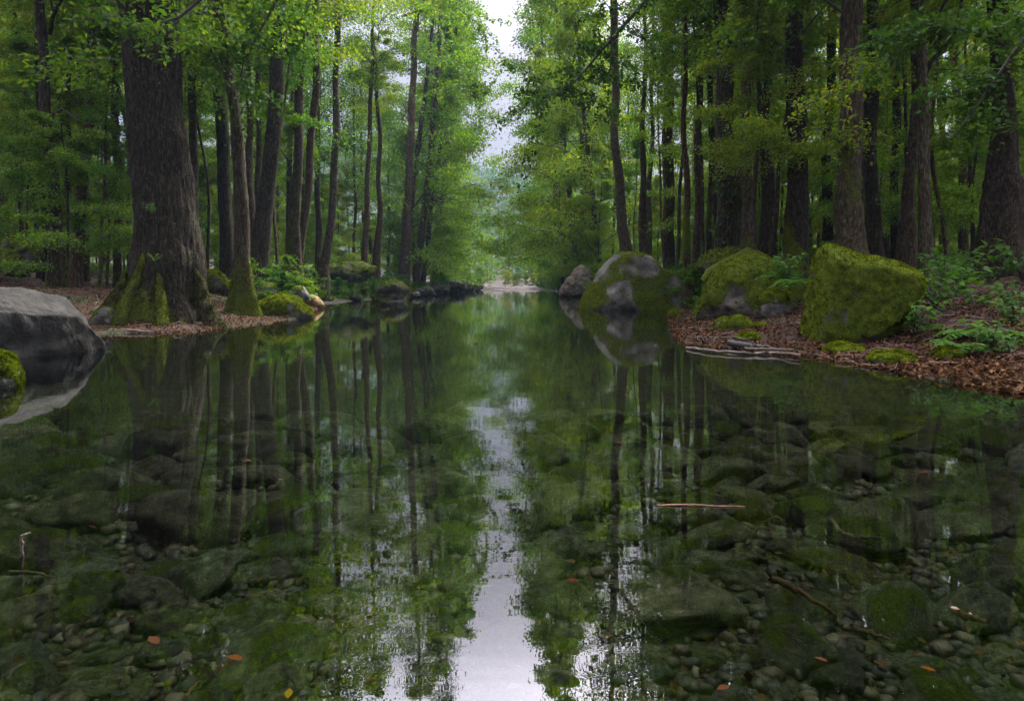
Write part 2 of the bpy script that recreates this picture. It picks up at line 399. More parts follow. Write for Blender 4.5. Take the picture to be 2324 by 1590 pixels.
def trunk_mesh(path, rad, seed, sides=20, flare=.6, flare_h=.7, nlobe=5, moss_low=.5, moss_h=2.0, moss_side=.0, rough=.05, buttress=0.0, step=.22, low_step=.06):
    """path: (n,3) control points from base up; resampled, flared at the foot, roughened like bark"""
    r = rs(seed); path = np.asarray(path, float)
    L = np.concatenate([[0], np.cumsum(np.linalg.norm(np.diff(path, axis=0), axis=1))])
    s = np.concatenate([np.arange(0, min(2.5, L[-1]), low_step), np.arange(2.5, L[-1], step), [L[-1]]])
    # smooth interpolation
    P = np.stack([np.interp(s, L, path[:, k]) for k in range(3)], -1)
    R = np.interp(s, L, rad)
    for _ in range(6):
        P[1:-1] = .5 * P[1:-1] + .25 * (P[2:] + P[:-2])
    P[:, 0] += .04 * np.sin(s * 1.3 + seed) * np.minimum(s, 3) / 3; P[:, 1] += .04 * np.sin(s * .9 + seed * 2) * np.minimum(s, 3) / 3
    hb = np.maximum(P[:, 2] - P[0, 2] - .25, 0)
    ph = r.uniform(0, 6.28, 4)
    fl = np.exp(-hb / flare_h)
    def lobe(k, a):
        h = hb[k]; f = fl[k]
        lob = .5 + .5 * np.cos(nlobe * a + ph[0] + .7 * np.sin(a + ph[1]) )
        lob2 = .5 + .5 * np.cos((nlobe + 2) * a + ph[2])
        return 1 + flare * f * (.45 + .75 * lob ** 1.5 + .3 * lob2) + buttress * np.exp(-hb[k] / (flare_h * 2.6)) * (lob ** 2 - .3) + .03 * np.cos(3 * a + ph[3] + h * .8)
    V, Q = tube(P, R, sides, lobe=lobe)
    C = np.repeat(P, sides, 0); N = V - C; nn = np.linalg.norm(N, axis=1)[:, None] + 1e-9
    q = V * np.array([1, 1, .35]); 
    V = V + N / nn * (fbm(q, 5.0 / max(.25, rad[0] * 2), 4, seed) * rough * np.repeat(R, sides) * 1.6)[:, None]
    if rad[0] > .2:                                 # deep vertical bark ridges
        q = np.stack([V[:, 0] * 9, V[:, 1] * 9, V[:, 2] * 1.1], -1)
        V = V + N / nn * (-.022 * np.abs(fbm(q, 1.0, 3, seed + 40)) ** .7 * min(1.5, rad[0] / .35))[:, None]
    h = V[:, 2] - P[0, 2] - .25
    ms = moss_low * np.exp(-np.maximum(h, 0) / moss_h) + .04 + moss_side * (.5 - .5 * (N / nn)[:, 0]) + .45 * fbm(V * np.array([1, 1, .5]), 1.1, 4, seed + 3)
    return V, Q, ms

def grow(seed, Hs, R, nl, lo, hi, leaf, nleaf, r0, lean=0.0, el=(10, 40), flat=.35, profile='tall', spread=.22, tilt=.5, shape='dia', ntw=7, leafmat=None, sway=.6):
    """an archetype: trunk, branches and leaf crown as three meshes round the origin"""
    r = rs(seed)
    zs = np.linspace(-.3, Hs, 14)
    ax = np.stack([np.cumsum(r.normal(0, sway * .12, 14)) + lean * zs * .1, np.cumsum(r.normal(0, sway * .12, 14)), zs], -1)
    ax[:, :2] -= ax[1, :2]
    rad = r0 * np.clip(1 - zs / Hs, 0, 1) ** .75 + .015
    V, Q, ms = trunk_mesh(ax, rad, seed, sides=10, flare=.35, flare_h=.35, moss_low=.35, rough=.06, step=.6, low_step=.25)
    tm = mesh("trunk", V, [Q], M_bark, attrs={'moss': ms})
    S = Soup(); LP = []; LA = []
    hs = lo + (hi - lo) * (np.arange(nl) + r.uniform(0, .9, nl)) / nl
    for i, h in enumerate(hs):
        t = (h - lo) / (hi - lo + 1e-6)
        if profile == 'tall': prof = .55 + .6 * math.sin(math.pi * min(1, t * .85 + .1))
        elif profile == 'layer': prof = 1.0 - .55 * t
        else: prof = .95 - .5 * t ** 2
        L = R * prof * (r.uniform(.65, 1.15) if profile != 'edge' else r.uniform(.35, 1.25))
        if t > .93: L *= .6
        az = i * 2.4 + r.uniform(-.5, .5); e = math.radians(r.uniform(*el)) * (1 + t)
        b0 = np.array([np.interp(h, zs, ax[:, 0]), np.interp(h, zs, ax[:, 1]), h])
        n = 7; s = np.linspace(0, 1, n)
        d = np.array([math.cos(az), math.sin(az), 0]); pr = np.array([-d[1], d[0], 0])
        bend = r.uniform(-.25, .25)
        P = b0 + L * (s[:, None] * d * math.cos(e) + (s ** 2)[:, None] * pr * bend) + np.array([0, 0, 1]) * (L * (math.sin(e) * s - .30 * s ** 2))[:, None]
        rb = max(.008, .32 * np.interp(h, zs, rad)) * (1 - .85 * s)
        S.add(*tube(P, rb, 5))
        for k in range(ntw):
            a = r.uniform(.25, 1.0) if k else 1.0
            p0 = np.array([np.interp(a, s, P[:, j]) for j in range(3)])
            sg = 1 if k % 2 else -1; aa = az + sg * r.uniform(.4, 1.1) * (0 if k == 0 else 1)
            l2 = L * r.uniform(.22, .48) * (1.15 - .5 * a)
            dd = np.array([math.cos(aa), math.sin(aa), r.uniform(-.25, .3)])
            ss = np.linspace(0, 1, 4)[:, None]
            tp = p0 + dd * l2 * ss + np.array([0, 0, -1]) * l2 * .25 * ss ** 2
            S.add(*tube(tp, np.maximum(.004, rb[-1] * .9) * (1 - .7 * ss[:, 0]), 3))
            m = int(nleaf / (nl * ntw) * r.uniform(.5, 1.5))
            w_ = r.uniform(.05, 1.1, m)[:, None]
            c = p0 + dd * l2 * w_ + np.array([0, 0, -1]) * l2 * .25 * w_ ** 2
            c = c + r.normal(0, 1, (m, 3)) * np.array([1, 1, flat]) * (spread * min(1.2, L * .45))
            LP.append(c); LA.append(np.full(m, aa) + r.normal(0, .9, m) - math.pi / 2)
    LP = np.concatenate(LP); LA = np.concatenate(LA)
    bm = mesh("branches", S.verts(), S.polys(), M_branch)
    V, Ps = leaves(LP, leaf, r, tilt, shape, az=LA)
    cm = mesh("crown", V, Ps, leafmat or M_leaf, smooth=False)
    return tm, bm, cm

TALL = [grow(100 + i, [19, 21, 18, 23][i], [3.4, 3.0, 3.6, 3.2][i], 30, [5.5, 7, 4.5, 8][i], [18.5, 20.5, 17.5, 22.5][i], .15, 14000, [.13, .16, .11, .20][i],
             leafmat=[M_leaf, M_leaf, M_leaf_y, M_leaf_d][i], spread=.34, flat=.6, el=(20, 60), tilt=.7) for i in range(4)]
SAP = [grow(200 + i, [6.5, 8.5, 5.0, 10.5, 7.5][i], [2.1, 2.4, 1.8, 2.6, 2.2][i], [22, 26, 18, 28, 24][i], [.7, 1.4, .5, 2.0, 1.0][i], [6.3, 8.3, 4.8, 10.3, 7.3][i], .088, [20000, 24000, 14000, 29000, 22000][i],
            [.035, .045, .028, .055, .04][i], flat=.40, profile='layer', el=(12, 48), leafmat=[M_leaf, M_leaf_y, M_leaf, M_leaf, M_leaf_y][i], tilt=.6, spread=.24) for i in range(5)]
POLE = [grow(250 + i, [13, 16, 11][i], 1.7, 14, [8.0, 9.5, 6.5][i], [12.7, 15.5, 10.7][i], .11, 7000, [.06, .085, .045][i], flat=.5, el=(20, 60), leafmat=[M_leaf, M_leaf_y, M_leaf][i], ntw=5, tilt=.7) for i in range(3)]
EDGE = [grow(300 + i, [25, 29, 22][i], [5.6, 6.0, 5.2][i], 40, [.8, 1.2, .6][i], [24.5, 28.5, 21.5][i], .20, 26000, [.2, .24, .18][i], leafmat=[M_leaf, M_leaf, M_leaf_y][i], spread=.30, flat=.6, profile='edge', ntw=7, el=(5, 60), tilt=.8) for i in range(3)]
SHRUB = [grow(400 + i, [1.5, 2.1, 1.0][i], [.9, 1.1, .8][i], [12, 14, 10][i], .08, [1.3, 1.9, .8][i], .085, [3200, 4200, 2400][i], .014, flat=.5, profile='edge', el=(25, 60), leafmat=[M_plant, M_leaf, M_leaf][i], spread=.22, ntw=5, tilt=.6) for i in range(3)]

FARROCK = []
def plant_tree(name, arch, x, y, s=1.0, rz=0.0, tint=(1, 1, 1), label=None, cat='tree', group=None, bark=(1, 1, 1), sz=None, dz=-.05):
    e = obj(name, None, loc=(x, y, g1(x, y) + dz), rot=(0, 0, rz), scale=(s, s, sz or s))
    for nm, me in zip(('trunk', 'branches', 'crown'), arch):
        obj(nm, me, parent=e, color=(bark if nm == 'trunk' else tint))
    if label: tag(e, label, cat, group)
    return e

def W(px, py, Y): return ((px - CX) / F * Y, Y, H + (HY - py) / F * Y)
# main trunks: label, depth, [(px, py, width px)...] top -> base, options
T = [
 ("huge dark mossy tree with spreading buttress roots at the left waterline", 14.2, [(338, 0, 128), (350, 130, 119), (353, 200, 116), (359, 300, 118), (365, 400, 123), (373, 500, 135), (381, 600, 152), (388, 735, 170)],
  dict(flare=.24, flare_h=.38, nlobe=5, moss_low=.5, moss_h=.7, moss_side=.24, buttress=.16, rough=.055, sides=200, step=.1), (.5, .49, .45), None),
 ("slender mossy tree with a swollen green foot beside the huge dark tree", 16.6, [(490, 0, 24), (508, 139, 26), (528, 210, 27), (541, 278, 28), (545, 417, 31), (549, 580, 36), (553, 680, 48)],
  dict(flare=.75, flare_h=.42, nlobe=5, moss_low=.85, moss_h=1.5, sides=32), (1.0, .95, .85), 0),
 ("thick dark trunk leaning right behind the slender mossy tree", 21.5, [(640, 0, 26), (624, 232, 33), (610, 417, 36), (592, 533, 42), (584, 620, 46)], dict(moss_low=.4, moss_h=1.5, moss_side=.1), (.6, .58, .52), 1),
 ("mossy green-footed trunk just right of the thick leaning trunk", 23, [(696, 0, 17), (686, 120, 18), (680, 185, 19), (675, 371, 21), (670, 510, 26), (668, 620, 32)], dict(moss_low=.8, moss_h=2.2, flare=.6), (.9, .85, .7), 2),
 ("brown trunk crossing behind the mossy green-footed trunk", 25, [(717, 0, 15), (717, 209, 16), (705, 325, 16), (694, 464, 17), (680, 600, 18)], dict(moss_low=.3), (1.1, .9, .75), 3),
 ("straight grey trunk kinked dark at its foot above the left bank", 24.5, [(766, 0, 13), (763, 185, 15), (759, 417, 17), (745, 545, 19), (735, 620, 25)], dict(moss_low=.2, flare=.3), (1.25, 1.15, 1.0), 0),
 ("pale slim trunk standing far back behind the thick leaning trunk", 29, [(560, 0, 14), (566, 325, 15), (570, 470, 16), (572, 600, 18)], dict(moss_low=.3), (1.4, 1.3, 1.15), 1),
 ("thin pale trunk right beside the pale slim one", 30, [(594, 0, 10), (587, 185, 11), (585, 417, 12), (583, 600, 13)], dict(moss_low=.3), (1.2, 1.15, 1.0), 2),
 ("dark trunk showing in the gap between the huge tree and the slender mossy one", 26, [(478, 0, 24), (494, 150, 26), (505, 330, 28), (512, 480, 30), (515, 600, 34)], dict(moss_low=.3), (.6, .58, .5), 3),
 ("brown forked sapling trunk with sinuous top on the left bank", 31, [(850, 130, 8), (856, 222, 9), (862, 310, 10), (859, 417, 11), (862, 500, 13), (853, 600, 20)], dict(moss_low=.2, flare=.5), (1.0, .8, .65), None),
 ("slim brown trunk left of the forked sapling trunk", 34, [(842, 200, 9), (837, 343, 11), (831, 480, 12), (827, 600, 15)], dict(moss_low=.2), (1.1, .9, .75), 1),
 ("tall grey brown trunk near the left waterline, thicker of the leaning pair", 34, [(946, 0, 12), (940, 100, 14), (935, 232, 16), (925, 464, 20), (918, 610, 26)], dict(moss_low=.15), (1.35, 1.1, .95), 2),
 ("leaning grey brown trunk near the left waterline, thinner of the leaning pair", 35, [(1003, 0, 9), (988, 208, 13), (974, 371, 14), (960, 510, 15), (945, 610, 19)], dict(moss_low=.15), (1.3, 1.1, .95), 3),
 ("tiny stem right of the leaning grey brown pair", 38, [(1002, 200, 5), (1000, 315, 6), (992, 464, 7), (984, 600, 8)], dict(moss_low=.15), (1.2, 1.1, .95), None),
 ("sinuous dark tree with arching side limbs near the left edge", 19.5, [(92, 0, 20), (98, 130, 22), (101, 260, 23), (112, 340, 23), (121, 420, 25), (126, 520, 28), (125, 612, 32)], dict(moss_low=.4, moss_h=1.5), (.75, .72, .66), 1),
 ("thin dark trunk hugging the sinuous dark tree", 22, [(84, 100, 10), (86, 240, 11), (96, 400, 13), (106, 600, 14)], dict(moss_low=.3), (.6, .58, .52), None),
 ("leaning tan trunk between the sinuous dark tree and the huge tree", 22, [(212, 0, 16), (205, 200, 19), (194, 380, 22), (184, 480, 23), (171, 608, 28)], dict(moss_low=.25), (1.35, 1.05, .85), 2),
 ("dark thin trunk left of the leaning tan trunk", 24, [(160, 150, 9), (152, 350, 11), (147, 480, 12), (142, 605, 14)], dict(moss_low=.3), (.7, .66, .6), 0),
 ("thin upright trunk hard against the left side of the huge tree", 24, [(256, 0, 12), (262, 200, 15), (268, 400, 17), (268, 600, 18)], dict(moss_low=.4), (1.0, .9, .8), 0),
 ("thin trunk leaning at the far left edge", 25, [(40, 80, 8), (55, 200, 9), (66, 340, 9), (80, 480, 10), (90, 600, 12)], dict(moss_low=.3), (.8, .76, .7), None),
 # right side
 ("grey lichened trunk bending to the right above the mossy grey boulder", 25, [(1391, 0, 17), (1394, 80, 18), (1396, 185, 18), (1395, 325, 20), (1407, 440, 22), (1414, 520, 26), (1422, 590, 32)], dict(moss_low=.1, flare=.3), (1.25, 1.2, 1.15), 0),
 ("dark trunk with swollen foot right of the bending grey trunk", 28, [(1459, 0, 8), (1468, 93, 10), (1461, 185, 11), (1458, 325, 13), (1458, 464, 16), (1463, 590, 27)], dict(moss_low=.2, flare=.5), (.85, .8, .74), 3),
 ("broad shaded trunk far behind the grey boulder", 35, [(1512, 0, 22), (1516, 269, 25), (1516, 510, 27), (1518, 600, 30)], dict(moss_low=.3), (.8, .74, .66), 1),
 ("thin knotty mossy tree at the shore between the two mossy boulders", 19.5, [(1555, 0, 9), (1553, 100, 10), (1554, 185, 11), (1552, 300, 12), (1558, 417, 14), (1558, 520, 16), (1560, 620, 18), (1560, 690, 24)], dict(moss_low=.45, moss_h=5, flare=.45, flare_h=.4, moss_side=.05), (1.25, 1.0, .8), None),
 ("slim brown trunk right behind the thin knotty shore tree", 28, [(1590, 0, 12), (1584, 301, 16), (1583, 464, 16), (1580, 610, 19)], dict(moss_low=.2), (1.1, .95, .85), 2),
 ("broad dark trunk with ivy leaves behind the mossy boulders", 20.5, [(1637, 0, 36), (1643, 139, 38), (1645, 278, 41), (1648, 464, 49), (1648, 580, 56)], dict(moss_low=.3, moss_h=1, rough=.06, sides=32), (.75, .72, .68), 0),
 ("pale grey trunk right beside the broad ivy trunk", 19.5, [(1681, 0, 20), (1688, 139, 20), (1695, 325, 22), (1694, 464, 24), (1690, 575, 27)], dict(moss_low=.3), (1.35, 1.25, 1.1), 1),
 ("slim dark trunk left of the broad ivy trunk", 31, [(1602, 0, 12), (1607, 88, 13), (1616, 278, 13), (1625, 400, 14), (1632, 600, 15)], dict(moss_low=.2), (.9, .85, .8), 3),
 ("sinuous mid brown trunk left of the straight dark trunk", 26, [(1729, 0, 11), (1723, 185, 12), (1737, 300, 14), (1750, 417, 16), (1755, 590, 20)], dict(moss_low=.2), (.95, .88, .8), 2),
 ("thin mossy tree on a rooty green mound behind the middle mossy boulder", 17, [(1722, 60, 6), (1720, 232, 8), (1713, 417, 10), (1709, 500, 14), (1706, 590, 30)], dict(moss_low=1.0, moss_h=1.8, flare=1.2, flare_h=.3, nlobe=4), (.9, .8, .65), None),
 ("straight dark trunk in the middle of the right forest", 17.6, [(1802, 0, 36), (1803, 185, 40), (1806, 325, 42), (1810, 464, 48), (1806, 585, 58)], dict(moss_low=.35, moss_h=1, rough=.06, sides=32), (.62, .58, .54), 0),
 ("largest right hand trunk rising behind the giant mossy boulder", 15, [(1936, 0, 46), (1928, 185, 48), (1923, 325, 49), (1925, 464, 58), (1938, 585, 74)], dict(moss_low=.35, moss_h=.9, rough=.06, flare=.4, sides=40), (1.15, 1.08, .95), 1),
 ("dark trunk between the straight dark trunk and the largest right hand trunk", 27, [(1890, 0, 19), (1884, 185, 20), (1877, 348, 21), (1874, 600, 24)], dict(moss_low=.2), (.7, .66, .6), 3),
 ("sturdy shaded trunk directly right of the largest right hand trunk", 20.5, [(1981, 0, 25), (1977, 232, 31), (1976, 417, 32), (1982, 590, 38)], dict(moss_low=.3), (.75, .7, .64), 2),
 ("thin dark upright trunk between the sturdy shaded trunk and the pale twin", 25, [(2032, 0, 16), (2032, 232, 18), (2030, 464, 17), (2028, 600, 18)], dict(moss_low=.25), (.6, .56, .52), 0),
 ("moss footed brown trunk leaning beside the pale lichened trunk", 17.5, [(2078, 0, 15), (2075, 139, 16), (2070, 325, 20), (2060, 464, 29), (2056, 590, 44)], dict(moss_low=.75, moss_h=.9, flare=.3), (.95, .85, .75), 3),
 ("pale lichened trunk with a dark side limb in the right forest", 16, [(2088, 0, 18), (2094, 185, 22), (2098, 371, 24), (2099, 500, 26), (2100, 605, 32)], dict(moss_low=.2), (1.4, 1.35, 1.25), 1),
 ("gnarled brown giant trunk close to the right edge", 16.5, [(2262, 0, 40), (2270, 120, 44), (2273, 232, 47), (2276, 417, 66), (2280, 580, 100)], dict(moss_low=.25, moss_h=1, flare=.7, flare_h=.8, rough=.09, sides=40, buttress=.15), (.62, .56, .5), 2),
]
for k, (label, Y0, pts, opt, bark, arch) in enumerate(T):
    while shore_dist(np.array([(pts[-1][0] - CX) / F * Y0]), np.array([Y0]))[0] < (.35 if Y0 < 18 else .9) and Y0 < 75: Y0 *= 1.03
    P = [W(px, py, Y0) for px, py, _ in pts][::-1]; R = [wd / F * Y0 / 2 for *_, wd in pts][::-1]
    zb = g1(P[0][0], Y0)
    P = [p for p in P if p[2] > zb + .05]; R = R[-len(P):]
    P = [(P[0][0], Y0, zb - .3)] + P; R = [R[0]] + R
    # carry the trunk on above the picture
    d = np.array(P[-1]) - np.array(P[-3]); slope = np.clip(d[0] / d[2], -.08, .08)
    top = 22 if arch is not None or k == 0 else P[-1][2] + 2.5
    if arch is not None: top = P[-1][2] + 10
    z0 = P[-1][2]; xt = P[-1][0]; rt = R[-1]
    for f in (.25, .5, .75, 1.0):
        z = z0 + (top - z0) * f
        P.append((xt + slope * (z - z0) * (1 - .4 * f), Y0 + .3 * f * math.sin(k), z)); R.append(rt * (1 - .8 * f) + .01)
    base = np.array([P[0][0], Y0, zb])
    V, Q, ms = trunk_mesh(np.array(P) - base, np.array(R), 500 + k, **{**dict(sides=20, flare=.35, flare_h=.45), **opt})
    e = obj("tree" if Y0 < 50 else "tree", None, loc=tuple(base))
    tag(e, label, 'tree')
    obj("trunk", mesh("trunk", V, [Q], M_bark, attrs={'moss': ms}), parent=e, color=bark)
    if opt.get('moss_low', 0) >= .6:
        Ft = np.concatenate([Q[:, :3], Q[:, [0, 2, 3]]]); low = ms * np.clip((opt.get('moss_h', 1) * 1.3 + .9 + 1.2 * fbm(V, 2.2, 3, k) - V[:, 2]) / 1.3, 0, 1) * (V[:, 2] > -.1)
        tf = tufts(V, Ft, low, 9000 if k else 14000, .028 if Y0 < 20 else .045, rs(k), thr=.42)
        if tf is not None: obj("moss", mesh("moss", tf[0], [tf[1]], M_moss_blade, smooth=False), parent=e, color=(.75, .72, .65))
    if arch is not None or k == 0:
        a = TALL[arch or 0]; s = 1.0 if Y0 < 20 else 1.0
        lift = max(0, z0 - 6.5 - zb)
        for nm, me in (('branches', a[1]), ('crown', a[2])):
            obj(nm, me, parent=e, loc=(xt - base[0], 0, lift), rot=(0, 0, k * 1.7), color=(1, 1, 1), scale=(s, s, .85))
    else:
        a = SAP[k % 5]
        for nm, me in (('branches', a[1]), ('crown', a[2])):
            obj(nm, me, parent=e, loc=(np.interp(4, [p[2] for p in P], [p[0] for p in P]) - base[0], 0, max(.5, z0 - zb - 5)), rot=(0, 0, k * 1.7), color=(1, 1, 1), scale=(.9, .9, .9))
    # side limbs seen in the photograph
    if 'sinuous dark tree with' in label:
        for lp in ([(113, 78), (135, 50), (165, 30), (205, 5), (240, -30)], [(116, 165), (130, 142), (160, 136), (195, 150), (225, 175)], [(112, 290), (140, 268), (185, 265), (240, 300)]):
            q = np.array([W(a_, b_, Y0) for a_, b_ in lp]) - base; q[:, 1] += np.linspace(0, -1.2, len(q))
            V, Q = tube(q, np.linspace(.06, .02, len(q)), 7); obj("limb", mesh("limb", V, [Q], M_bark, attrs={'moss': np.full(len(V), .1)}), parent=e, color=bark)
    if 'dark side limb' in label:
        q = np.array([W(a_, b_, Y0) for a_, b_ in [(2098, 170), (2112, 140), (2140, 112), (2165, 80), (2178, 30), (2190, -60)]]) - base
        V, Q = tube(q, np.linspace(.07, .03, len(q)), 7); obj("limb", mesh("limb", V, [Q], M_bark, attrs={'moss': np.full(len(V), .1)}), parent=e, color=(.5, .5, .5))

# --- background forest, saplings and shrubs, on jittered grids
ORD = "first second third fourth fifth sixth seventh eighth ninth tenth eleventh twelfth thirteenth fourteenth fifteenth sixteenth seventeenth eighteenth nineteenth twentieth".split()
def ordinal(n):
    if n < 20: return ORD[n]
    tens = {2: "twenty", 3: "thirty", 4: "forty", 5: "fifty", 6: "sixty"}[(n + 1) // 10]
    return (tens[:-1] + "ieth") if (n + 1) % 10 == 0 else tens + "-" + ORD[(n + 1) % 10 - 1]
def label_rows(items, text, group):
    """items: (object, sort value); names each by its order from the left"""
    for n, (o, _) in enumerate(sorted(items, key=lambda t: t[1])):
        o['label'] = text.format(ordinal(n)); o['group'] = group

def scatter(seed, spacing, ylo, yhi, dmin, side, xmax=.84, dmax=60):
    r = rs(seed); pts = []
    for yy in np.arange(ylo, yhi, spacing):
        for xx in np.arange(-70, 70, spacing):
            x = xx + r.uniform(-.45, .45) * spacing; y = yy + r.uniform(-.45, .45) * spacing
            if x * side < 0 or abs(x) > xmax * y: continue
            pts.append((x, y))
    pts = np.array(pts); d = shore_dist(pts[:, 0], pts[:, 1])
    return [tuple(p) for p, dd in zip(pts, d) if dmin < dd < dmax]

TINTS = [(1, 1, 1), (1.12, 1.08, .8), (.75, .95, .9), (1.05, 1.1, 1), (.85, 1.0, .8), (1.2, 1.12, .7)]
BANDS = [(0, 30, "front"), (30, 42, "middle"), (42, 58, "back"), (58, 200, "hazy rear")]
for side, sname in ((-1, "left"), (1, "right")):
    r = rs(77 + side)
    for kind, arr, sp, y0, dmin, text, nm, cat in (
            ("tall", TALL, 5.9, 25, 2.5, "{} tall leafy tree from the left in the %s row of the %s forest", "forest_tree", "tree"),
            ("sap", SAP, 3.7, 20, 3.6, "{} slender sapling from the left in the %s row of the %s forest", "sapling", "sapling")):
        rows = {}
        for (x, y) in scatter(1000 + side * 7 + len(nm), sp, y0, 72, dmin, side):
            if kind == "sap" and y < 24 and r.rand() < .3: continue
            if kind == "sap" and y > 50 and r.rand() < .35: continue
            a = arr[r.randint(len(arr))]; t = TINTS[r.randint(len(TINTS))]; s = r.uniform(.8, 1.2)
            e = plant_tree(nm, a, x, y, s, r.uniform(0, 6.28), t, 'x', cat, None, bark=tuple(np.array([1, .92, .82]) * r.uniform(.6, 1.3)))
            bn = [b[2] for b in BANDS if b[0] <= y < b[1]][0]
            rows.setdefault(bn, []).append((e, x / y))
        for bn, it in rows.items():
            label_rows(it, text % (bn, sname), f"{cat}s in the {bn} row of the {sname} forest")
    it = []
    for (x, y) in scatter(1700 + side, 3.9, 21, 42, 1.5, side):
        if r.rand() < .2: continue
        e = plant_tree("slim_tree", POLE[r.randint(3)], x, y, r.uniform(.8, 1.25), r.uniform(0, 6.28), TINTS[r.randint(6)], 'x', 'tree', bark=tuple(np.array([1.2, 1.1, .95]) * r.uniform(.6, 1.5)))
        e.rotation_euler[0] = r.normal(0, .035); e.rotation_euler[1] = r.normal(0, .035)
        it.append((e, x / y))
    label_rows(it, "{} from the left of the slim bare-stemmed young trees in the %s forest" % sname, f"slim bare-stemmed trees in the {sname} forest")
    it = []
    for (x, y) in scatter(1500 + side, 3.2, 23 if side < 0 else 20, 44, .5, side, dmax=9):
        if r.rand() < .25: continue
        e = plant_tree("shrub", SHRUB[r.randint(3)], x, y, r.uniform(.6, 1.15), r.uniform(0, 6.28), TINTS[r.randint(6)], 'x', 'shrub')
        it.append((e, x / y))
    label_rows(it, "{} from the left of the low leafy shrubs under the %s bank trees" % sname, f"low shrubs on the {sname} bank")

# --- edge trees that line the stream and leave the strip of sky
for side, sname, spots in ((-1, "left", [(60, -9.8, 1), (64, -8.4, 2), (70, -9.8, 0), (78, -9.2, 1), (86, -10.4, 0), (95, -10.6, 1), (104, -11.2, 0), (116, -11.8, 1), (128, -13.5, 2)]),
                           (1, "right", [(52, 7.0, 2), (58, 5.8, 0), (64, 8.2, 1), (69, 5.4, 2), (76, 5.8, 0), (85, 6.2, 1), (93, 7.0, 0), (103, 7.4, 1), (113, 7.8, 2), (124, 8.2, 0)])):
    it = []; r = rs(91 + side)
    for y, x, a in spots:
        s = r.uniform(.95, 1.15) * (1.0 if y < 70 else 1.15)
        while shore_dist(np.array([x]), np.array([float(y)]))[0] < .7: x += side * .15
        wide = {-1: 1.3, 1: 1.12}[side] if y < 90 else 1.05
        e = plant_tree("streamside_tree", EDGE[a], x, y, s * wide, r.uniform(0, 6.28), TINTS[r.randint(6)], 'x', 'tree', sz=s * (1.2 if y < 90 else 1.0))
        if y < 90: e.rotation_mode = 'ZYX'; e.rotation_euler[1] = -side * (.095 if side < 0 else .075)
        it.append((e, y))
    label_rows(it, "{} nearest of the tall leafy trees lining the %s edge of the stream" % sname, f"streamside trees along the {sname} bank")
    it = []
    for j, y in enumerate(np.arange(58 if side < 0 else 50, 132, 5.5)):
        d0 = [float(np.interp(y, *zip(*[(p[1], p[0]) for p in (LEFT[4:] if side < 0 else RIGHT[:11][::-1])])))][0]
        x = d0 + side * r.uniform(.8, 2.2)
        while shore_dist(np.array([x]), np.array([float(y)]))[0] < .5: x += side * .2
        e = plant_tree("sapling", SAP[r.randint(5)], x, y, r.uniform(.8, 1.2), r.uniform(0, 6.28), TINTS[r.randint(6)], 'x', 'sapling')
        it.append((e, y))
    label_rows(it, "{} nearest of the bushy saplings overhanging the water along the %s bank" % sname, f"saplings along the {sname} waterline")
for side, sname in ((-1, "left"), (1, "right")):
    it = []; r = rs(191 + side)
    for y in np.concatenate([np.arange(19 if side < 0 else 27, 60, 1.15), np.arange(60, 135, 3.2)]):
        if .0 > r.rand(): continue
        x = -.05 * y
        while shore_dist(np.array([x]), np.array([float(y)]))[0] < .45: x += side * .2
        e = plant_tree("shrub", SHRUB[r.randint(3)], x + side * r.uniform(0, 1.2), y, r.uniform(.4, .9) * (1 + max(0, y - 35) / 45), r.uniform(0, 6.28), (.65, .8, .6), 'x', 'shrub')
        it.append((e, y))
    label_rows(it, "{} nearest of the leafy bushes fringing the %s waterline" % sname, f"bushes fringing the {sname} waterline")
# trees closing the far end of the stream
it = []; r = rs(17)
for j in range(22):
    x = r.uniform(-34, 26); y = r.uniform(150, 205)
    if abs(x + 5) < 8 and y < 182: continue
    s = r.uniform(.55, .8) if abs(x + 5) < 14 else r.uniform(.9, 1.3)
    e = plant_tree("forest_tree", EDGE[r.randint(3)], x, y, s, r.uniform(0, 6.28), TINTS[r.randint(6)], 'x', 'tree'); it.append((e, x / y))
label_rows(it, "{} from the left of the misty trees closing the far end of the stream", "misty trees at the far end of the stream")

it = []
for j in range(16):
    x = r.uniform(-13, 7); y = r.uniform(139, 150)
    e = plant_tree("shrub", SHRUB[r.randint(3)], x, y, r.uniform(1.3, 2.6), r.uniform(0, 6.28), (1.6, 1.0, .8), 'x', 'shrub'); it.append((e, x / y))
label_rows(it, "{} from the left of the brownish bushes on the far gravel bar", "brownish bushes on the far gravel bar")
it = []
for j in range(16):
    x = r.uniform(-9, 6); y = r.uniform(128, 138); sc_ = r.uniform(.5, 1.4)
    e = obj("rock", None, loc=(x, y, max(0, g1(x, y)) - .1)); it.append((e, x / y)); e['category'] = 'rock'; FARROCK.append((e, sc_))
label_rows(it, "{} from the left of the pale rocks at the head of the stream", "pale rocks at the head of the stream")
# distant wooded hill
r = rs(5); n = 110000
x = r.uniform(-260, 200, n); y = r.uniform(205, 480, n); m_ = n // 2; sd = np.where(r.rand(m_) < .5, -1, 1); x[:m_] = sd * r.uniform(52, 130, m_) - 4; y[:m_] = r.uniform(60, 205, m_); z = ground(x, y)
c = fbm(np.stack([x, y, 0 * x], -1), .12, 2, 9)
P = np.stack([x, y, z + r.uniform(0, 9, n) + 3 * c], -1)
V, Ps = leaves(P, np.where(y > 205, 2.6, 1.2) * r.uniform(.6, 1.2, n), r, .9)
o = obj("distant_wood", mesh("distant_wood", V, Ps, M_dist, smooth=False)); o['kind'] = 'stuff'; o['label'] = 'hazy blue wooded hill beyond the end of the stream'

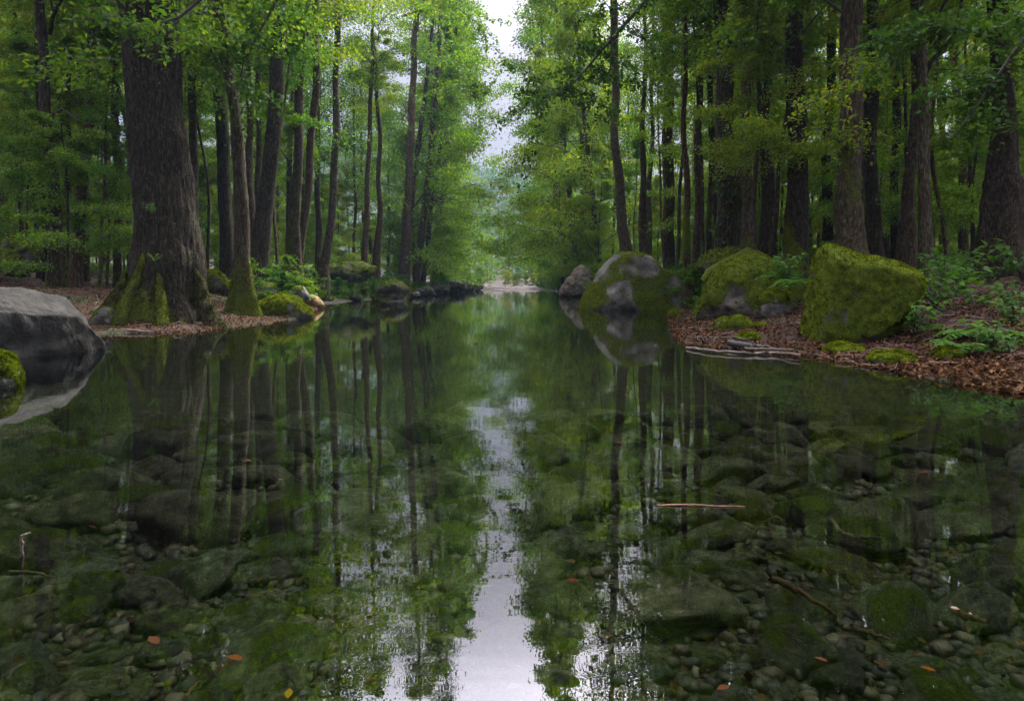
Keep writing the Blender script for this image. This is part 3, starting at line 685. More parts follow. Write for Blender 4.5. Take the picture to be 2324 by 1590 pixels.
# ------------------------------------------------------------------ boulders
def ico(sub):
    import bmesh
    bm = bmesh.new(); bmesh.ops.create_icosphere(bm, subdivisions=sub, radius=1)
    V = np.array([v.co[:] for v in bm.verts]); Fc = np.array([[v.index for v in f.verts] for f in bm.faces]); bm.free()
    return V, Fc
ICO = {k: ico(k) for k in (2, 3, 4, 6)}
def boulder(name, label, sil, Y, depth, moss, color, seed, cat='boulder', lump=.10, tuft=14000, moss_bias=(0, 0, 1), tsize=.035, group=None, facet=.5, top_moss=.7, cuts=()):
    """sil: outline (px, py) in the photograph, turned into metres at distance Y, given a rounded thickness"""
    pts = np.array([((a - CX) / F * Y, H + (HY - b) / F * Y) for a, b in sil])
    c = (pts.max(0) + pts.min(0)) / 2
    ang = np.arctan2(pts[:, 1] - c[1], pts[:, 0] - c[0]); rr = np.hypot(*(pts - c).T)
    o_ = np.argsort(ang); ang, rr = ang[o_], rr[o_]
    ang = np.concatenate([ang - 2 * np.pi, ang, ang + 2 * np.pi]); rr = np.tile(rr, 3)
    U, Fc = ICO[6]
    th = np.arctan2(U[:, 2], U[:, 0]); R0 = np.interp(th, ang, rr)
    for dt in (.03, -.03, .07, -.07): R0 = R0 + np.interp(th + dt, ang, rr)
    R0 /= 5
    h = np.hypot(U[:, 0], U[:, 2]) + 1e-9
    hh = h ** .8
    V = np.stack([U[:, 0] / h * hh * R0, np.sign(U[:, 1]) * np.abs(U[:, 1]) ** .85 * depth, U[:, 2] / h * hh * R0], -1)
    s = float(rr.mean())
    nz = fbm(V / s, 1.1, 5, seed, .52) * lump
    q = np.round(fbm(V / s, .8, 2, seed + 9) * 3) / 3
    V = V * (1 + nz + .04 * facet * q)[:, None]
    for (n_, off) in cuts:                          # flat fracture faces
        n_ = np.array(n_, float); n_ /= np.linalg.norm(n_); dd = V @ n_ - off
        V = V - n_ * np.where(dd > 0, dd * .93, 0)[:, None]
    me0 = V[Fc]; N = np.zeros_like(V); fn = np.cross(me0[:, 1] - me0[:, 0], me0[:, 2] - me0[:, 0])
    for k in range(3): np.add.at(N, Fc[:, k], fn)
    N /= np.linalg.norm(N, axis=1)[:, None] + 1e-12
    mb = np.array(moss_bias, float); mb /= np.linalg.norm(mb)
    ms = moss + top_moss * (N @ mb - .3) + .55 * fbm(V / s, 1.6, 3, seed + 20)
    phi = math.atan2(c[0], Y); k_ = 1 + depth * .35 / Y; cp, sn = math.cos(phi), math.sin(phi)
    x_, y_ = V[:, 0] * cp, V[:, 1]; V[:, 0], V[:, 1] = x_ * cp + y_ * sn, -x_ * sn + y_ * cp   # turned to face across its own sight line
    nx, ny = N[:, 0].copy(), N[:, 1].copy(); N[:, 0], N[:, 1] = nx * cp + ny * sn, -nx * sn + ny * cp
    base = (c[0] * k_, Y * k_, 0)
    V = V + np.array([0, 0, c[1]])
    if facet > 1: V = V + N * (fbm(V, 3.5 / max(.6, s), 5, seed + 50, .6) * .035 * s)[:, None]
    # fine moss relief
    V = V + N * (np.clip(ms, 0, 1) * (.012 + .02 * fbm(V, 9 / max(.5, s), 3, seed + 30)) * min(1.5, s))[:, None]
    e = obj(name, mesh(name, V, [Fc], M_rock, attrs={'moss': ms}), loc=base, color=color)
    tag(e, label, cat, group)
    t = tufts(V, Fc, ms, tuft, tsize, rs(seed)) if tuft else None
    if t is not None: obj("moss", mesh("moss", t[0], [t[1]], M_moss_blade, smooth=False), parent=e, color=color if sum(color) < 2.6 else (1, 1, 1))
    return e
boulder("boulder", "giant moss-covered boulder with a steep left face on the right bank", [(1812, 810), (1811, 760), (1818, 700), (1832, 630), (1846, 575), (1872, 552), (1905, 562), (1950, 583), (2010, 592), (2070, 615), (2092, 640), (2080, 690), (2030, 750), (1960, 800), (1880, 830)],
        9.35, .85, 1.22, (1, 1, .95), 1, cuts=[((-.9, -.5, .15), .72), ((.1, -1, .1), .68)], tuft=60000, tsize=.022, lump=.06)
boulder("boulder", "large grey boulder half covered in moss standing in the water", [(1318, 715), (1322, 690), (1345, 645), (1365, 610), (1395, 585), (1440, 579), (1480, 590), (1500, 612), (1530, 625), (1546, 660), (1546, 715), (1430, 730)],
        24, 1.5, .50, (1.25, 1.2, 1.2), 2, cuts=[((-.6, -.7, .5), 1.2), ((.4, -.8, .3), 1.1)], tuft=26000, tsize=.04, lump=.10)
boulder("boulder", "brown weathered boulder behind the large grey mossy boulder", [(1270, 672), (1276, 650), (1295, 625), (1318, 602), (1336, 612), (1348, 650), (1350, 680), (1300, 685)],
        48, 1.6, -.2, (1.25, 1.05, .95), 3, tuft=0, lump=.14, facet=1.5)
boulder("boulder", "lumpy bright mossy boulder in the middle of the right bank", [(1578, 720), (1583, 690), (1600, 650), (1625, 610), (1665, 592), (1715, 588), (1750, 595), (1785, 640), (1795, 700), (1740, 735), (1640, 740)],
        14.6, .95, .85, (1.2, 1.1, 1.0), 14, tuft=34000, tsize=.03, lump=.17)
boulder("boulder", "round mossy knob in front of the lumpy mossy boulder", [(1706, 700), (1712, 676), (1730, 660), (1755, 655), (1780, 664), (1792, 690), (1788, 718), (1745, 730), (1712, 722)],
        12.6, .3, .75, (1, 1, 1), 15, tuft=14000, tsize=.024, lump=.1)
boulder("rock", "small flat mossy rock near the right waterline", [(1616, 745), (1625, 728), (1655, 721), (1690, 724), (1706, 740), (1704, 765), (1655, 775), (1618, 768)],
        11.4, .28, .7, (1, 1, 1), 16, 'rock', tuft=9000, tsize=.02)
boulder("rock", "tiny mossy rock beside the small flat mossy rock", [(1705, 750), (1712, 736), (1728, 732), (1742, 742), (1740, 762), (1720, 768)],
        11.2, .16, .7, (1, 1, 1), 17, 'rock', tuft=4000, tsize=.018)
boulder("rock", "little moss lump at the tip of the right shore", [(1514, 722), (1520, 706), (1535, 700), (1548, 708), (1546, 724)], 19, .3, .7, (1, 1, 1), 18, 'rock', tuft=3000, tsize=.03)
boulder("boulder", "smooth grey boulder with a sloping ridge in the left foreground", [(-170, 840), (-160, 720), (-90, 665), (0, 651), (45, 656), (105, 678), (165, 712), (222, 756), (262, 802), (262, 840), (60, 860)],
        8.0, 1.1, -.45, (.22, .22, .22), 5, cuts=[((.55, -1, -.2), .28), ((.35, -.45, .85), .38), ((.8, -.5, .5), .62)], tuft=0, lump=.13, facet=1.6)
boulder("rock", "mossy rock cut by the left edge in the nearest water", [(-80, 900), (-60, 830), (-20, 803), (15, 806), (40, 830), (55, 868), (52, 895), (0, 910)],
        5.9, .35, .7, (.5, .55, .45), 6, 'rock', tuft=16000, tsize=.02)
boulder("rock", "dark rounded rock at the foot of the huge tree", [(205, 745), (212, 715), (235, 695), (258, 705), (262, 740), (235, 755)], 13, .35, .15, (.6, .58, .55), 21, 'rock', tuft=1500, tsize=.02)
boulder("rock", "grey green rock behind the slender mossy tree, nearer the tree", [(583, 672), (590, 650), (612, 642), (640, 652), (652, 672), (620, 684)], 21, .5, .28, (1.1, 1.15, 1.1), 22, 'rock', tuft=2500, tsize=.03)
boulder("rock", "grey green rock behind the slender mossy tree, farther from the tree", [(648, 675), (655, 658), (672, 650), (694, 658), (702, 676), (672, 684)], 23, .4, .25, (1.1, 1.15, 1.1), 23, 'rock', tuft=2000, tsize=.03)
boulder("rock", "flat orange tinted rock at the tip of the left shore", [(660, 690), (672, 674), (700, 669), (727, 678), (735, 694), (700, 702)], 25, .5, .05, (2.0, 1.2, .7), 24, 'rock', tuft=0)
boulder("moss_mound", "bright green moss mound spreading right of the slender mossy tree", [(585, 715), (590, 690), (620, 671), (655, 672), (690, 690), (712, 716), (700, 732), (640, 735)], 17.6, .8, .95, (1, 1, 1), 25, 'moss mound', tuft=22000, tsize=.035, lump=.06)
boulder("rock", "dark hollow mossy rock at the left waterline", [(848, 682), (856, 655), (880, 640), (915, 645), (930, 665), (925, 684)], 36, .9, .45, (.6, .6, .55), 26, 'rock', tuft=5000, tsize=.05, lump=.2)
r = rs(8); it = []
for j, (px, py, wd, h_) in enumerate([(770, 676, 40, 22), (815, 672, 36, 20), (740, 676, 36, 18), (965, 668, 40, 16), (1000, 664, 44, 16), (1035, 660, 46, 20), (1062, 657, 34, 18), (1085, 655, 26, 10), (940, 672, 24, 10), (720, 668, 30, 18), (790, 655, 34, 16), (757, 668, 30, 20), (835, 668, 30, 22), (872, 690, 22, 8), (948, 668, 26, 12), (742, 684, 28, 12), (806, 680, 30, 14)]):
    Yr = .9 * F / max(12, (py + 3 - HY))
    Yr = min(Yr, 100)
    sil = [(px + wd / 2 * math.cos(a) * r.uniform(.9, 1.1), py - h_ * .4 - h_ * .7 * math.sin(a) * r.uniform(.85, 1.15)) for a in np.linspace(0, 6.28, 12, endpoint=False)]
    e = boulder("rock", "x", sil, Yr, wd / F * Yr * .4, ([.45, .4, .5, .1, 0, .1, .3, -.1, 0, .4, .5] + [.5, .4, .1, .2, .6, .3])[j], (.6, .6, .6) if j > 2 else (.7, .7, .65), 60 + j, 'rock', lump=.2, tuft=1500, tsize=.05, facet=1.6)
    it.append((e, px))
label_rows(it, "{} from the left of the dark rocks strung along the far left waterline", "dark rocks along the left waterline")

for j, (px, py, wd, h_) in enumerate([(2025, 822, 110, 22), (2150, 812, 80, 20), (1700, 770, 60, 12), (1915, 800, 90, 18)]):
    x_, y_ = hit(px, py, 4.5); sil = [(px + wd / 2 * math.cos(a), py - h_ * .25 - h_ * .75 * math.sin(a)) for a in np.linspace(0, 6.28, 12, endpoint=False)]
    boulder("moss_mound", ["low moss cushion on the leaf litter nearest the water right of the giant boulder", "moss cushion right of the nearest one on the right bank", "thin moss cushion by the sticks on the right shore", "moss cushion at the foot of the giant boulder"][j], sil, y_, .3, .9, (1, 1, 1), 200 + j, 'moss mound', tuft=6000, tsize=.02, lump=.15)
for j, (px, py, wd, h_, Y_) in enumerate([(35, 600, 130, 55, 21), (95, 580, 110, 50, 24), (480, 650, 70, 40, 19), (640, 632, 90, 26, 26), (800, 628, 110, 34, 38), (1640, 612, 130, 44, 19)]):
    sil = [(px + wd / 2 * math.cos(a), py - h_ * .3 - h_ * .7 * math.sin(a)) for a in np.linspace(0, 6.28, 12, endpoint=False)]
    boulder("moss_mound", ["dark mossy hummock at the far left edge under the trees", "dark mossy hummock behind the one at the far left edge", "mossy hump between the huge tree and the slender mossy tree", "dark mossy hump behind the grey green rocks", "mossy bank hump behind the far left waterline rocks", "mossy rooty hump behind the lumpy mossy boulder"][j], sil, Y_, wd / F * Y_ * .35, .75, (.6, .6, .55), 240 + j, 'moss mound', tuft=6000, tsize=.04, lump=.25)
# root mound and roots
def rootline(parent, pts, Y, r0, seed, nm="root"):
    q = np.array([(*W(a, b_, Y)[:1], Y + dy, W(a, b_, Y)[2]) for (a, b_, dy) in pts]) - np.array(parent.location)
    V, Q = tube(q, np.linspace(r0, r0 * .35, len(q)), 10)
    V = V + .25 * r0 * fbm(V, 3, 3, seed)[:, None]
    obj(nm, mesh(nm, V, [Q], M_bark, attrs={'moss': np.full(len(V), .75)}), parent=parent, color=(.9, .8, .7))
mt = [o for o in bpy.data.objects if o.get('label', '').startswith('thin mossy tree on a rooty')][0]
rootline(mt, [(1704, 575, 0), (1670, 590, -.2), (1630, 605, -.4), (1590, 622, -.6), (1575, 640, -.7)], 17, .20, 1)
rootline(mt, [(1704, 580, -.2), (1690, 605, -.5), (1660, 622, -.9), (1640, 640, -1.1)], 17, .16, 2)
rootline(mt, [(1708, 575, 0), (1735, 590, -.1), (1752, 610, -.4), (1760, 635, -.8)], 17, .14, 3)

mt = [o for o in bpy.data.objects if o.get('label', '').startswith('huge dark mossy')][0]
YT = mt.location.y
for j, (pts, r0) in enumerate([([(366, 560, -.55), (356, 630, -.75), (345, 690, -1.0), (338, 760, -1.25)], .15), ([(392, 600, -.55), (405, 660, -.75), (420, 710, -.95), (436, 765, -1.15)], .15), ([(300, 620, -.2), (288, 665, -.35), (276, 700, -.5), (264, 730, -.6)], .17),
                               ([(450, 600, -.1), (468, 660, -.25), (490, 710, -.4), (520, 760, -.5)], .2), ([(330, 640, -.5), (312, 690, -.75), (300, 750, -1.0)], .12)]):
    q = np.array([(W(a, b_, YT)[0], YT + dy, W(a, b_, YT)[2]) for a, b_, dy in pts]) - np.array(mt.location)
    t = np.linspace(0, len(q) - 1, 16); q = np.stack([np.interp(t, np.arange(len(q)), q[:, k]) for k in range(3)], -1)
    V, Q = tube(q, r0 * np.linspace(.25, 1.05, 16) , 22)
    V = V + (.45 * r0 * fbm(V, 4, 4, 70 + j))[:, None] * np.array([1, -1, .4])
    rt = obj("root", mesh("root", V, [Q], M_bark, attrs={'moss': (.8 if j < 2 else .35) + .5 * fbm(V, 2.5, 3, 90 + j)}), parent=mt, color=(.7, .68, .6))
    Ft = np.concatenate([Q[:, :3], Q[:, [0, 2, 3]]]); tf = tufts(V, Ft, np.full(len(V), 1.0), 5000, .03, rs(j))
    obj("moss", mesh("moss", tf[0], [tf[1]], M_moss_blade, smooth=False), parent=rt, color=(.5, .5, .42))

# ------------------------------------------------------------------ small plants
def fern(seed, nf=9, L=.5):
    r = rs(seed); S = Soup()
    for i in range(nf):
        az = i * 6.28 / nf + r.uniform(-.3, .3); l = L * r.uniform(.7, 1.1); n = 14
        s = np.linspace(0, 1, n); up = r.uniform(.5, .9)
        P = np.stack([np.cos(az) * l * s, np.sin(az) * l * s, l * (up * s - .75 * s ** 2)], -1)
        S.add(*tube(P, .004 * (1.2 - s), 3))
        for k in range(2, n):
            wl = l * .26 * math.sin(math.pi * (s[k] * .82 + .16))
            for sg in (-1, 1):
                a2 = az + sg * 1.25
                V, Ps = leaves(P[k:k + 1], np.array([wl]), r, .12, 'dia', az=np.array([a2 - math.pi / 2]))
                S.add(V, *Ps)
    return mesh("fronds", S.verts(), S.polys(), M_plant, smooth=False)
def broad(seed, ns=7, hgt=.5, leaf=.11):
    r = rs(seed); S = Soup(); LP = []; LA = []
    for i in range(ns):
        az = r.uniform(0, 6.28); l = hgt * r.uniform(.6, 1.15); s = np.linspace(0, 1, 7); ou = r.uniform(.3, .9)
        P = np.stack([np.cos(az) * l * ou * s ** 1.3, np.sin(az) * l * ou * s ** 1.3, l * (s - .25 * s ** 2)], -1)
        S.add(*tube(P, .006 * (1.3 - s), 4))
        for k in range(2, 7):
            for sg in (-1, 1, 0.2):
                LP.append(P[k]); LA.append(az + sg * 1.0 + r.normal(0, .3) - math.pi / 2)
    sm = mesh("stems", S.verts(), S.polys(), M_branch)
    V, Ps = leaves(np.array(LP), leaf, r, .3, 'ova', az=np.array(LA))
    return sm, mesh("leaves", V, Ps, M_plant, smooth=False)
FERN = [fern(1), fern(2, 7, .42), fern(3, 11, .6)]
BROAD = [broad(1), broad(2, 9, .7), broad(3, 6, .35, .09)]
def put_fern(px, py, s, label, k=0, z=None, Y0=None):
    x, y = hit(px, py, 4.5) if Y0 is None else ((px - CX) / F * Y0, Y0)
    e = obj("fern", FERN[k], loc=(x, y, (g1(x, y) if z is None else z)), rot=(0, 0, px), scale=(s, s, s), color=(1, 1, 1)); tag(e, label, 'fern'); return e
def put_broad(px, py, s, label, k=0, Y0=None, z=None):
    x, y = hit(px, py, 4.5) if Y0 is None else ((px - CX) / F * Y0, Y0)
    e = obj("leafy_plant", None, loc=(x, y, g1(x, y) if z is None else z), rot=(0, 0, px), scale=(s, s, s)); tag(e, label, 'plant')
    obj("stems", BROAD[k][0], parent=e, color=(1, 1, 1)); obj("leaves", BROAD[k][1], parent=e, color=(1, 1, 1)); return e
put_broad(1785, 640, 1.15, "leafy fern-like clump growing between the lumpy and the giant mossy boulders", 1, Y0=13.2, z=.95)
put_fern(1770, 640, 1.2, "bright fern arching over the lumpy mossy boulder", 0, Y0=13.4, z=1.0)
put_fern(1815, 650, 1.1, "fern hard against the left flank of the giant mossy boulder", 2, Y0=12.6, z=.9)
put_broad(1580, 660, .9, "low leafy plant right of the thin knotty shore tree", 0, Y0=19)
put_broad(2075, 735, 1.1, "leafy plant touching the right end of the giant mossy boulder", 0, Y0=8.9)
put_broad(2120, 700, 1.3, "broad leafy sapling just right of the giant mossy boulder", 1, Y0=10)
put_broad(2165, 690, 1.2, "leafy plant a step uphill of the broad leafy sapling", 0, Y0=11)
put_broad(2170, 610, 1.5, "tall leafy plant in front of the gnarled brown giant trunk", 1, Y0=13)
put_broad(2240, 640, 1.2, "leafy plant below the gnarled brown giant trunk", 2, Y0=12.5)
put_broad(2300, 680, 1.0, "leafy plant at the right edge above the ferns", 0, Y0=9.5)
put_fern(2200, 760, 1.0, "fern on the brown leaf litter of the right bank, nearest the water", 0, Y0=7.6)
put_fern(2240, 730, 1.1, "upright fern at the right edge of the bank, behind the nearest fern", 2, Y0=8.2)
put_broad(2290, 775, .9, "bright leafy clump nearest the right edge of the bank", 2, Y0=7.3)
put_broad(2250, 770, .85, "bright leafy clump beside the nearest fern", 0, Y0=7.5)
put_fern(2305, 745, 1.0, "fern cut by the right edge of the picture", 1, Y0=7.9)
put_fern(300, 715, .8, "small fern between the grey boulder and the huge tree", 1, Y0=15)
put_fern(235, 720, .7, "small fern behind the dark rounded rock", 0, Y0=14.6)
put_broad(345, 480, .55, "leaf sprig sprouting from the middle of the huge trunk", 0, Y0=13.35, z=2.3)
put_broad(352, 590, .55, "leaf sprig sprouting low on the huge trunk", 2, Y0=13.2, z=1.35)
put_broad(2140, 655, 1.2, "leafy plant between the giant boulder and the pale lichened trunk", 1, Y0=12)
put_broad(2300, 720, .9, "leafy plant at the right edge just above the bright leafy clumps", 0, Y0=8.7)
put_fern(2120, 745, .8, "small fern a little right of the giant mossy boulder's foot", 1, Y0=9)
put_broad(2210, 700, 1.0, "dark leafy plant above the upright fern", 2, Y0=10.3)
put_fern(1600, 655, 1.0, "fern low beside the thin knotty shore tree", 0, Y0=18.2)
put_broad(2320, 610, 1.6, "tall leafy plant at the right edge below the gnarled giant trunk", 1, Y0=12)
# ivy on the broad trunk
r = rs(44); n = 170
P = np.stack([W(1645, 0, 20.5)[0] + .45 * np.cos(np.linspace(0, 90, n)) + r.normal(0, .08, n), 20.4 - .4 * np.abs(np.sin(np.linspace(0, 90, n))) + r.normal(0, .08, n), r.uniform(1.5, 4.8, n)], -1)
V, Ps = leaves(P, .16, r, .8, 'ova'); o = obj("ivy", mesh("ivy", V, Ps, M_leaf_d, smooth=False), color=(1.1, 1.2, 1)); tag(o, "dark ivy climbing the foot of the broad dark trunk", 'ivy')

# overhanging boughs
def bough(label, Y0, pts, n, leaf, seed, r0=.05, mat=None, spread=.35, tint=(1, 1, 1)):
    r = rs(seed); q = np.array([(W(a, b_, Y0)[0], Y0 + dy, W(a, b_, Y0)[2]) for a, b_, dy in pts])
    e = obj("bough", None, loc=tuple(q[0])); tag(e, label, 'branch'); q = q - q[0]
    S = Soup(); S.add(*tube(q, np.linspace(r0, .01, len(q)), 6)); LP = []
    ts = np.linspace(0, len(q) - 1, 60)
    C = np.stack([np.interp(ts, np.arange(len(q)), q[:, k]) for k in range(3)], -1)
    for k in range(26):
        i0 = r.randint(8, 60); d = r.normal(0, 1, 3) * np.array([1, 1, .35]); d /= np.linalg.norm(d); l = r.uniform(.4, 1.2) * spread * 2.2
        ss = np.linspace(0, 1, 4)[:, None]; tp = C[i0] + d * l * ss - np.array([0, 0, .25]) * l * ss ** 2
        S.add(*tube(tp, .008 * (1.2 - ss[:, 0]), 3)); m = n // 26
        w_ = r.uniform(.1, 1.1, m)[:, None]; LP.append(C[i0] + d * l * w_ - np.array([0, 0, .25]) * l * w_ ** 2 + r.normal(0, .10, (m, 3)))
    obj("branches", mesh("branches", S.verts(), S.polys(), M_branch), parent=e)
    V, Ps = leaves(np.concatenate(LP), leaf, r, .5, 'ova'); obj("foliage", mesh("foliage", V, Ps, mat or M_leaf, smooth=False), parent=e, color=tint)
bough("leafy bough crossing the top of the huge dark trunk", 12.6, [(560, -120, 0), (500, -20, -.2), (430, 60, -.4), (350, 95, -.6), (300, 80, -.8)], 900, .12, 1, tint=(.55, .62, .55))
bough("leafy bough hanging between the huge tree and the leaning trunk", 15, [(700, -140, 0), (640, -20, 0), (590, 60, .1), (540, 130, .3), (520, 190, .5)], 1500, .13, 2, mat=M_leaf_d, spread=.6)
bough("dark leafy bough reaching out from the upper right trees toward the sky gap", 22, [(1520, -60, 0), (1440, 30, 0), (1370, 110, 0), (1300, 190, 0), (1240, 220, 0)], 3600, .17, 3, mat=M_leaf_d, spread=1.3, r0=.09)
bough("dark twiggy bough crossing in front of the pale lichened trunk", 11, [(2400, 60, 0), (2300, 60, 0), (2200, 70, 0), (2100, 50, .1), (2010, 90, .2)], 1400, .12, 4, mat=M_leaf_d, spread=.45)
bough("leafy bough hanging into the left side of the sky gap", 44, [(900, 10, 2), (980, 0, 1), (1040, 20, 0), (1085, 55, 0), (1108, 100, 0)], 1500, .26, 8, spread=1.6, r0=.08)
bough("twiggy bough stretching into the sky gap from the left trees", 46, [(960, 200, 2), (1040, 195, 0), (1090, 190, 0), (1130, 215, 0)], 1200, .26, 9, spread=1.3, r0=.06)
bough("leafy bough in the top right corner", 9.5, [(2450, -80, 0), (2380, 20, 0), (2300, 120, 0), (2230, 220, 0), (2190, 300, .2)], 1600, .11, 5, mat=M_leaf_d, spread=.4)
bough("leafy bough beside the largest right hand trunk", 13.5, [(1990, 100, .8), (1960, 150, 0), (1920, 200, -.3), (1860, 230, -.4), (1810, 250, -.4)], 900, .11, 6, mat=M_leaf_y, spread=.35, r0=.03)
bough("spray of yellow green leaves in front of the middle of the right forest", 15, [(1990, 330, .8), (1940, 300, 0), (1890, 330, -.3), (1830, 300, -.4)], 700, .11, 7, mat=M_leaf_y, spread=.35, r0=.03)

# ------------------------------------------------------------------ leaf litter and ground cover
r = rs(12); n = 230000
y = 5 + 25 * r.rand(n) ** 1.6; x = r.uniform(-.86, .86, n) * y
d = shore_dist(x, y); k = (d > -.12) & (d < 12); x, y = x[k], y[k]
p3 = np.stack([x, y, 0 * x], -1); k = (fbm(p3, 1.3, 4, 3) > -.55 + .5 * np.clip(d[k] / 9 - .5, 0, 1)); x, y = x[k], y[k]
z = np.maximum(ground(x, y), 0) + r.uniform(.002, .03, len(x))
V, Ps = leaves(np.stack([x, y, z], -1), .056, r, .55, 'dia')
o = obj("leaf_litter", mesh("leaf_litter", V, Ps, M_litter, smooth=False), color=(1, 1, 1)); o['kind'] = 'stuff'; o['label'] = 'brown and rusty dead leaves covering the banks'
n = 160000
y = 12 + 48 * r.rand(n) ** 1.3; x = r.uniform(-.86, .86, n) * y; p3 = np.stack([x, y, 0 * x], -1)
d = shore_dist(x, y); c = fbm(p3, .55, 3, 55)
k = (d > .6) & (y > np.where(x < 0, 27, 19)) & (c + np.clip((y - 22) / 30, -.5, .5) > .05) & (d < 28); x, y, c = x[k], y[k], c[k]
P = np.stack([x, y, ground(x, y) + r.uniform(0, .32, len(x)) * np.clip(c + .7, .2, 1.4)], -1)
V, Ps = leaves(P, .12, r, .5)
o = obj("ground_cover", mesh("ground_cover", V, Ps, M_leaf, smooth=False), color=(.9, 1, .9)); o['kind'] = 'stuff'; o['label'] = 'low green plants carpeting the forest floor'

# ------------------------------------------------------------------ stream bed stones
def stone_mesh(seed, sub=4):
    U, Fc = ICO[sub]; V = U.copy()
    V = np.sign(V) * np.abs(V) ** .9
    V = V * (1 + .30 * fbm(U, .9, 3, seed))[:, None] * (1 + .05 * fbm(U, 4, 3, seed + 4))[:, None]
    rr_ = rs(seed)
    for _ in range(9):
        n_ = rr_.normal(0, 1, 3); n_[2] = abs(n_[2]); n_ /= np.linalg.norm(n_); dd = V @ n_ - rr_.uniform(.62, .85); V = V - n_ * np.where(dd > 0, dd * .85, 0)[:, None]
    ms = .5 + .5 * (U[:, 2] - .3) + .5 * fbm(U, 1.5, 3, seed + 7)
    return V, Fc, ms
STONES = []
for k in range(9):
    V, Fc, ms = stone_mesh(900 + k)
    STONES.append((mesh("stone", V, [Fc], M_rock, attrs={'moss': ms * .8 - .08}), mesh("stone", V, [Fc], M_rock, attrs={'moss': ms - .55})))
for j, (e, sc_) in enumerate(FARROCK):
    e.data if e.data else None
    o2 = obj("rock", STONES[j % 9][1], loc=tuple(e.location), rot=(0, 0, j * 1.3), scale=(sc_, sc_ * .7, sc_ * .55), color=(.45, .42, .38))
    for k_ in ('label', 'category', 'group'): o2[k_] = e[k_]
    bpy.data.objects.remove(e)
def bedstone(px, py, wd, hp, mossy, color, label, k, rot=0.0, cat='stone', z=None):
    """outline centre and width in the photograph; the stone lies on the bed"""
    zt = -.13 if z is None else z
    x, y = gp(px, py, zt); a = wd / F * y / 2; b_ = max(a * .55, hp / F * y * 1.1); c_ = min(a * .5, .16)
    e = obj("submerged_stone", STONES[k % 9][0 if mossy else 1], loc=(x, y, min(g1(x, y) + c_ * .35, -.02 - c_ * 1.08)), rot=(0, 0, rot), scale=(a, b_, c_), color=color)
    tag(e, label, cat); return (x, y, max(a, b_))
BIG = [(615, 1405, 235, 130, 1, (1, 1, .9), "largest green mossy slab under the water left of the sky reflection", .35),
 (1290, 1500, 225, 120, 1, (.9, .9, .8), "large mossy slab under water just right of the sky reflection", .3),
 (1395, 1560, 150, 90, 1, (1, .9, .7), "mossy brown stone touching the bottom of the picture right of the sky reflection", .5),
 (1800, 1365, 180, 110, 1, (1, 1, .9), "green stone lying under the orange stick", -.2),
 (2160, 1500, 210, 130, 1, (.7, .7, .6), "big dark rounded stone near the bottom right corner", -.2),
 (2110, 1425, 130, 60, 1, (.9, .9, .8), "mossy stone just behind the big dark rounded stone", 0),
 (2280, 1392, 120, 36, 0, (2.0, 1.9, 1.4), "pale tan stone at the right edge under water", 0),
 (935, 1570, 110, 50, 0, (1.9, 1.9, 1.5), "pale stone at the bottom just left of the sky reflection", .4),
 (590, 1530, 120, 50, 0, (1.4, 1.4, 1.3), "pale grey stone above the bottom edge left of the centre", .2),
 (1000, 1235, 150, 50, 1, (1, 1, .8), "olive stone under water left of the sky reflection", .1),
 (960, 1315, 170, 60, 1, (1, 1, .8), "mossy stone with a bright sprout left of the sky reflection", .1),
 (385, 1225, 120, 60, 1, (.8, .9, .7), "rounded dark green stone in the left shallows", .1),
 (235, 1275, 200, 50, 1, (1, 1, .9), "long green stone left of the rounded dark green stone", .15),
 (60, 1310, 130, 60, 0, (1.1, 1.0, .9), "grey stone under a thin twig at the left edge", -.1),
 (50, 1410, 140, 60, 0, (.8, .85, .9), "smooth slate grey stone at the left edge", .2),
 (375, 1390, 150, 40, 0, (.8, .8, .85), "long narrow slate stone left of the largest green slab", .4),
 (460, 1390, 90, 50, 1, (.9, 1, .8), "short mossy stone between the slate stone and the largest green slab", .3),
 (380, 1340, 170, 40, 0, (.9, .85, .75), "brown flat stone behind the long narrow slate stone", .2),
 (1340, 1265, 80, 28, 0, (1.2, 1.3, 1.3), "grey stone topping a small pile in the middle of the stream", .1),
 (1365, 1290, 60, 30, 0, (.8, .75, .6), "brown stone on the small pile in the middle of the stream", .1),
 (1890, 1250, 100, 30, 0, (.9, .95, .9), "oval stone under the curved pale stick", 0),
 (2060, 1265, 110, 55, 1, (.6, .7, .5), "dark green round stone on the right beyond the leafy reflections", 0),
 (1780, 1250, 60, 25, 0, (1.6, 1.6, 1.4), "small pale oval stone under the trunk reflections", 0),
 (1700, 1440, 80, 30, 1, (1, 1, .8), "flat mossy stone beside the red leaf", .1),
 (1760, 1445, 60, 40, 0, (1.1, 1.1, 1.0), "grey stone right beside the red leaf", .1),
 (1670, 1490, 120, 45, 0, (1.1, 1.1, 1.1), "grey domed stone in the right foreground", 0),
 (1885, 1500, 60, 36, 1, (1.1, 1.1, .8), "yellow green stone in the right foreground", 0),
 (1420, 1385, 90, 40, 0, (.8, .9, 1.0), "bluish grey stone right of the sky reflection", 0),
 (1480, 1420, 110, 45, 0, (.75, .85, .95), "second bluish grey stone, lower and to the right of the first", 0)]
occ = []
for j, (px, py, wd, hp, mo, colr, lab, rot) in enumerate(BIG): occ.append(bedstone(px, py, wd, hp, mo, colr, lab, j, rot))
r = rs(33); rows = {}
tries = 0; cnt = 0
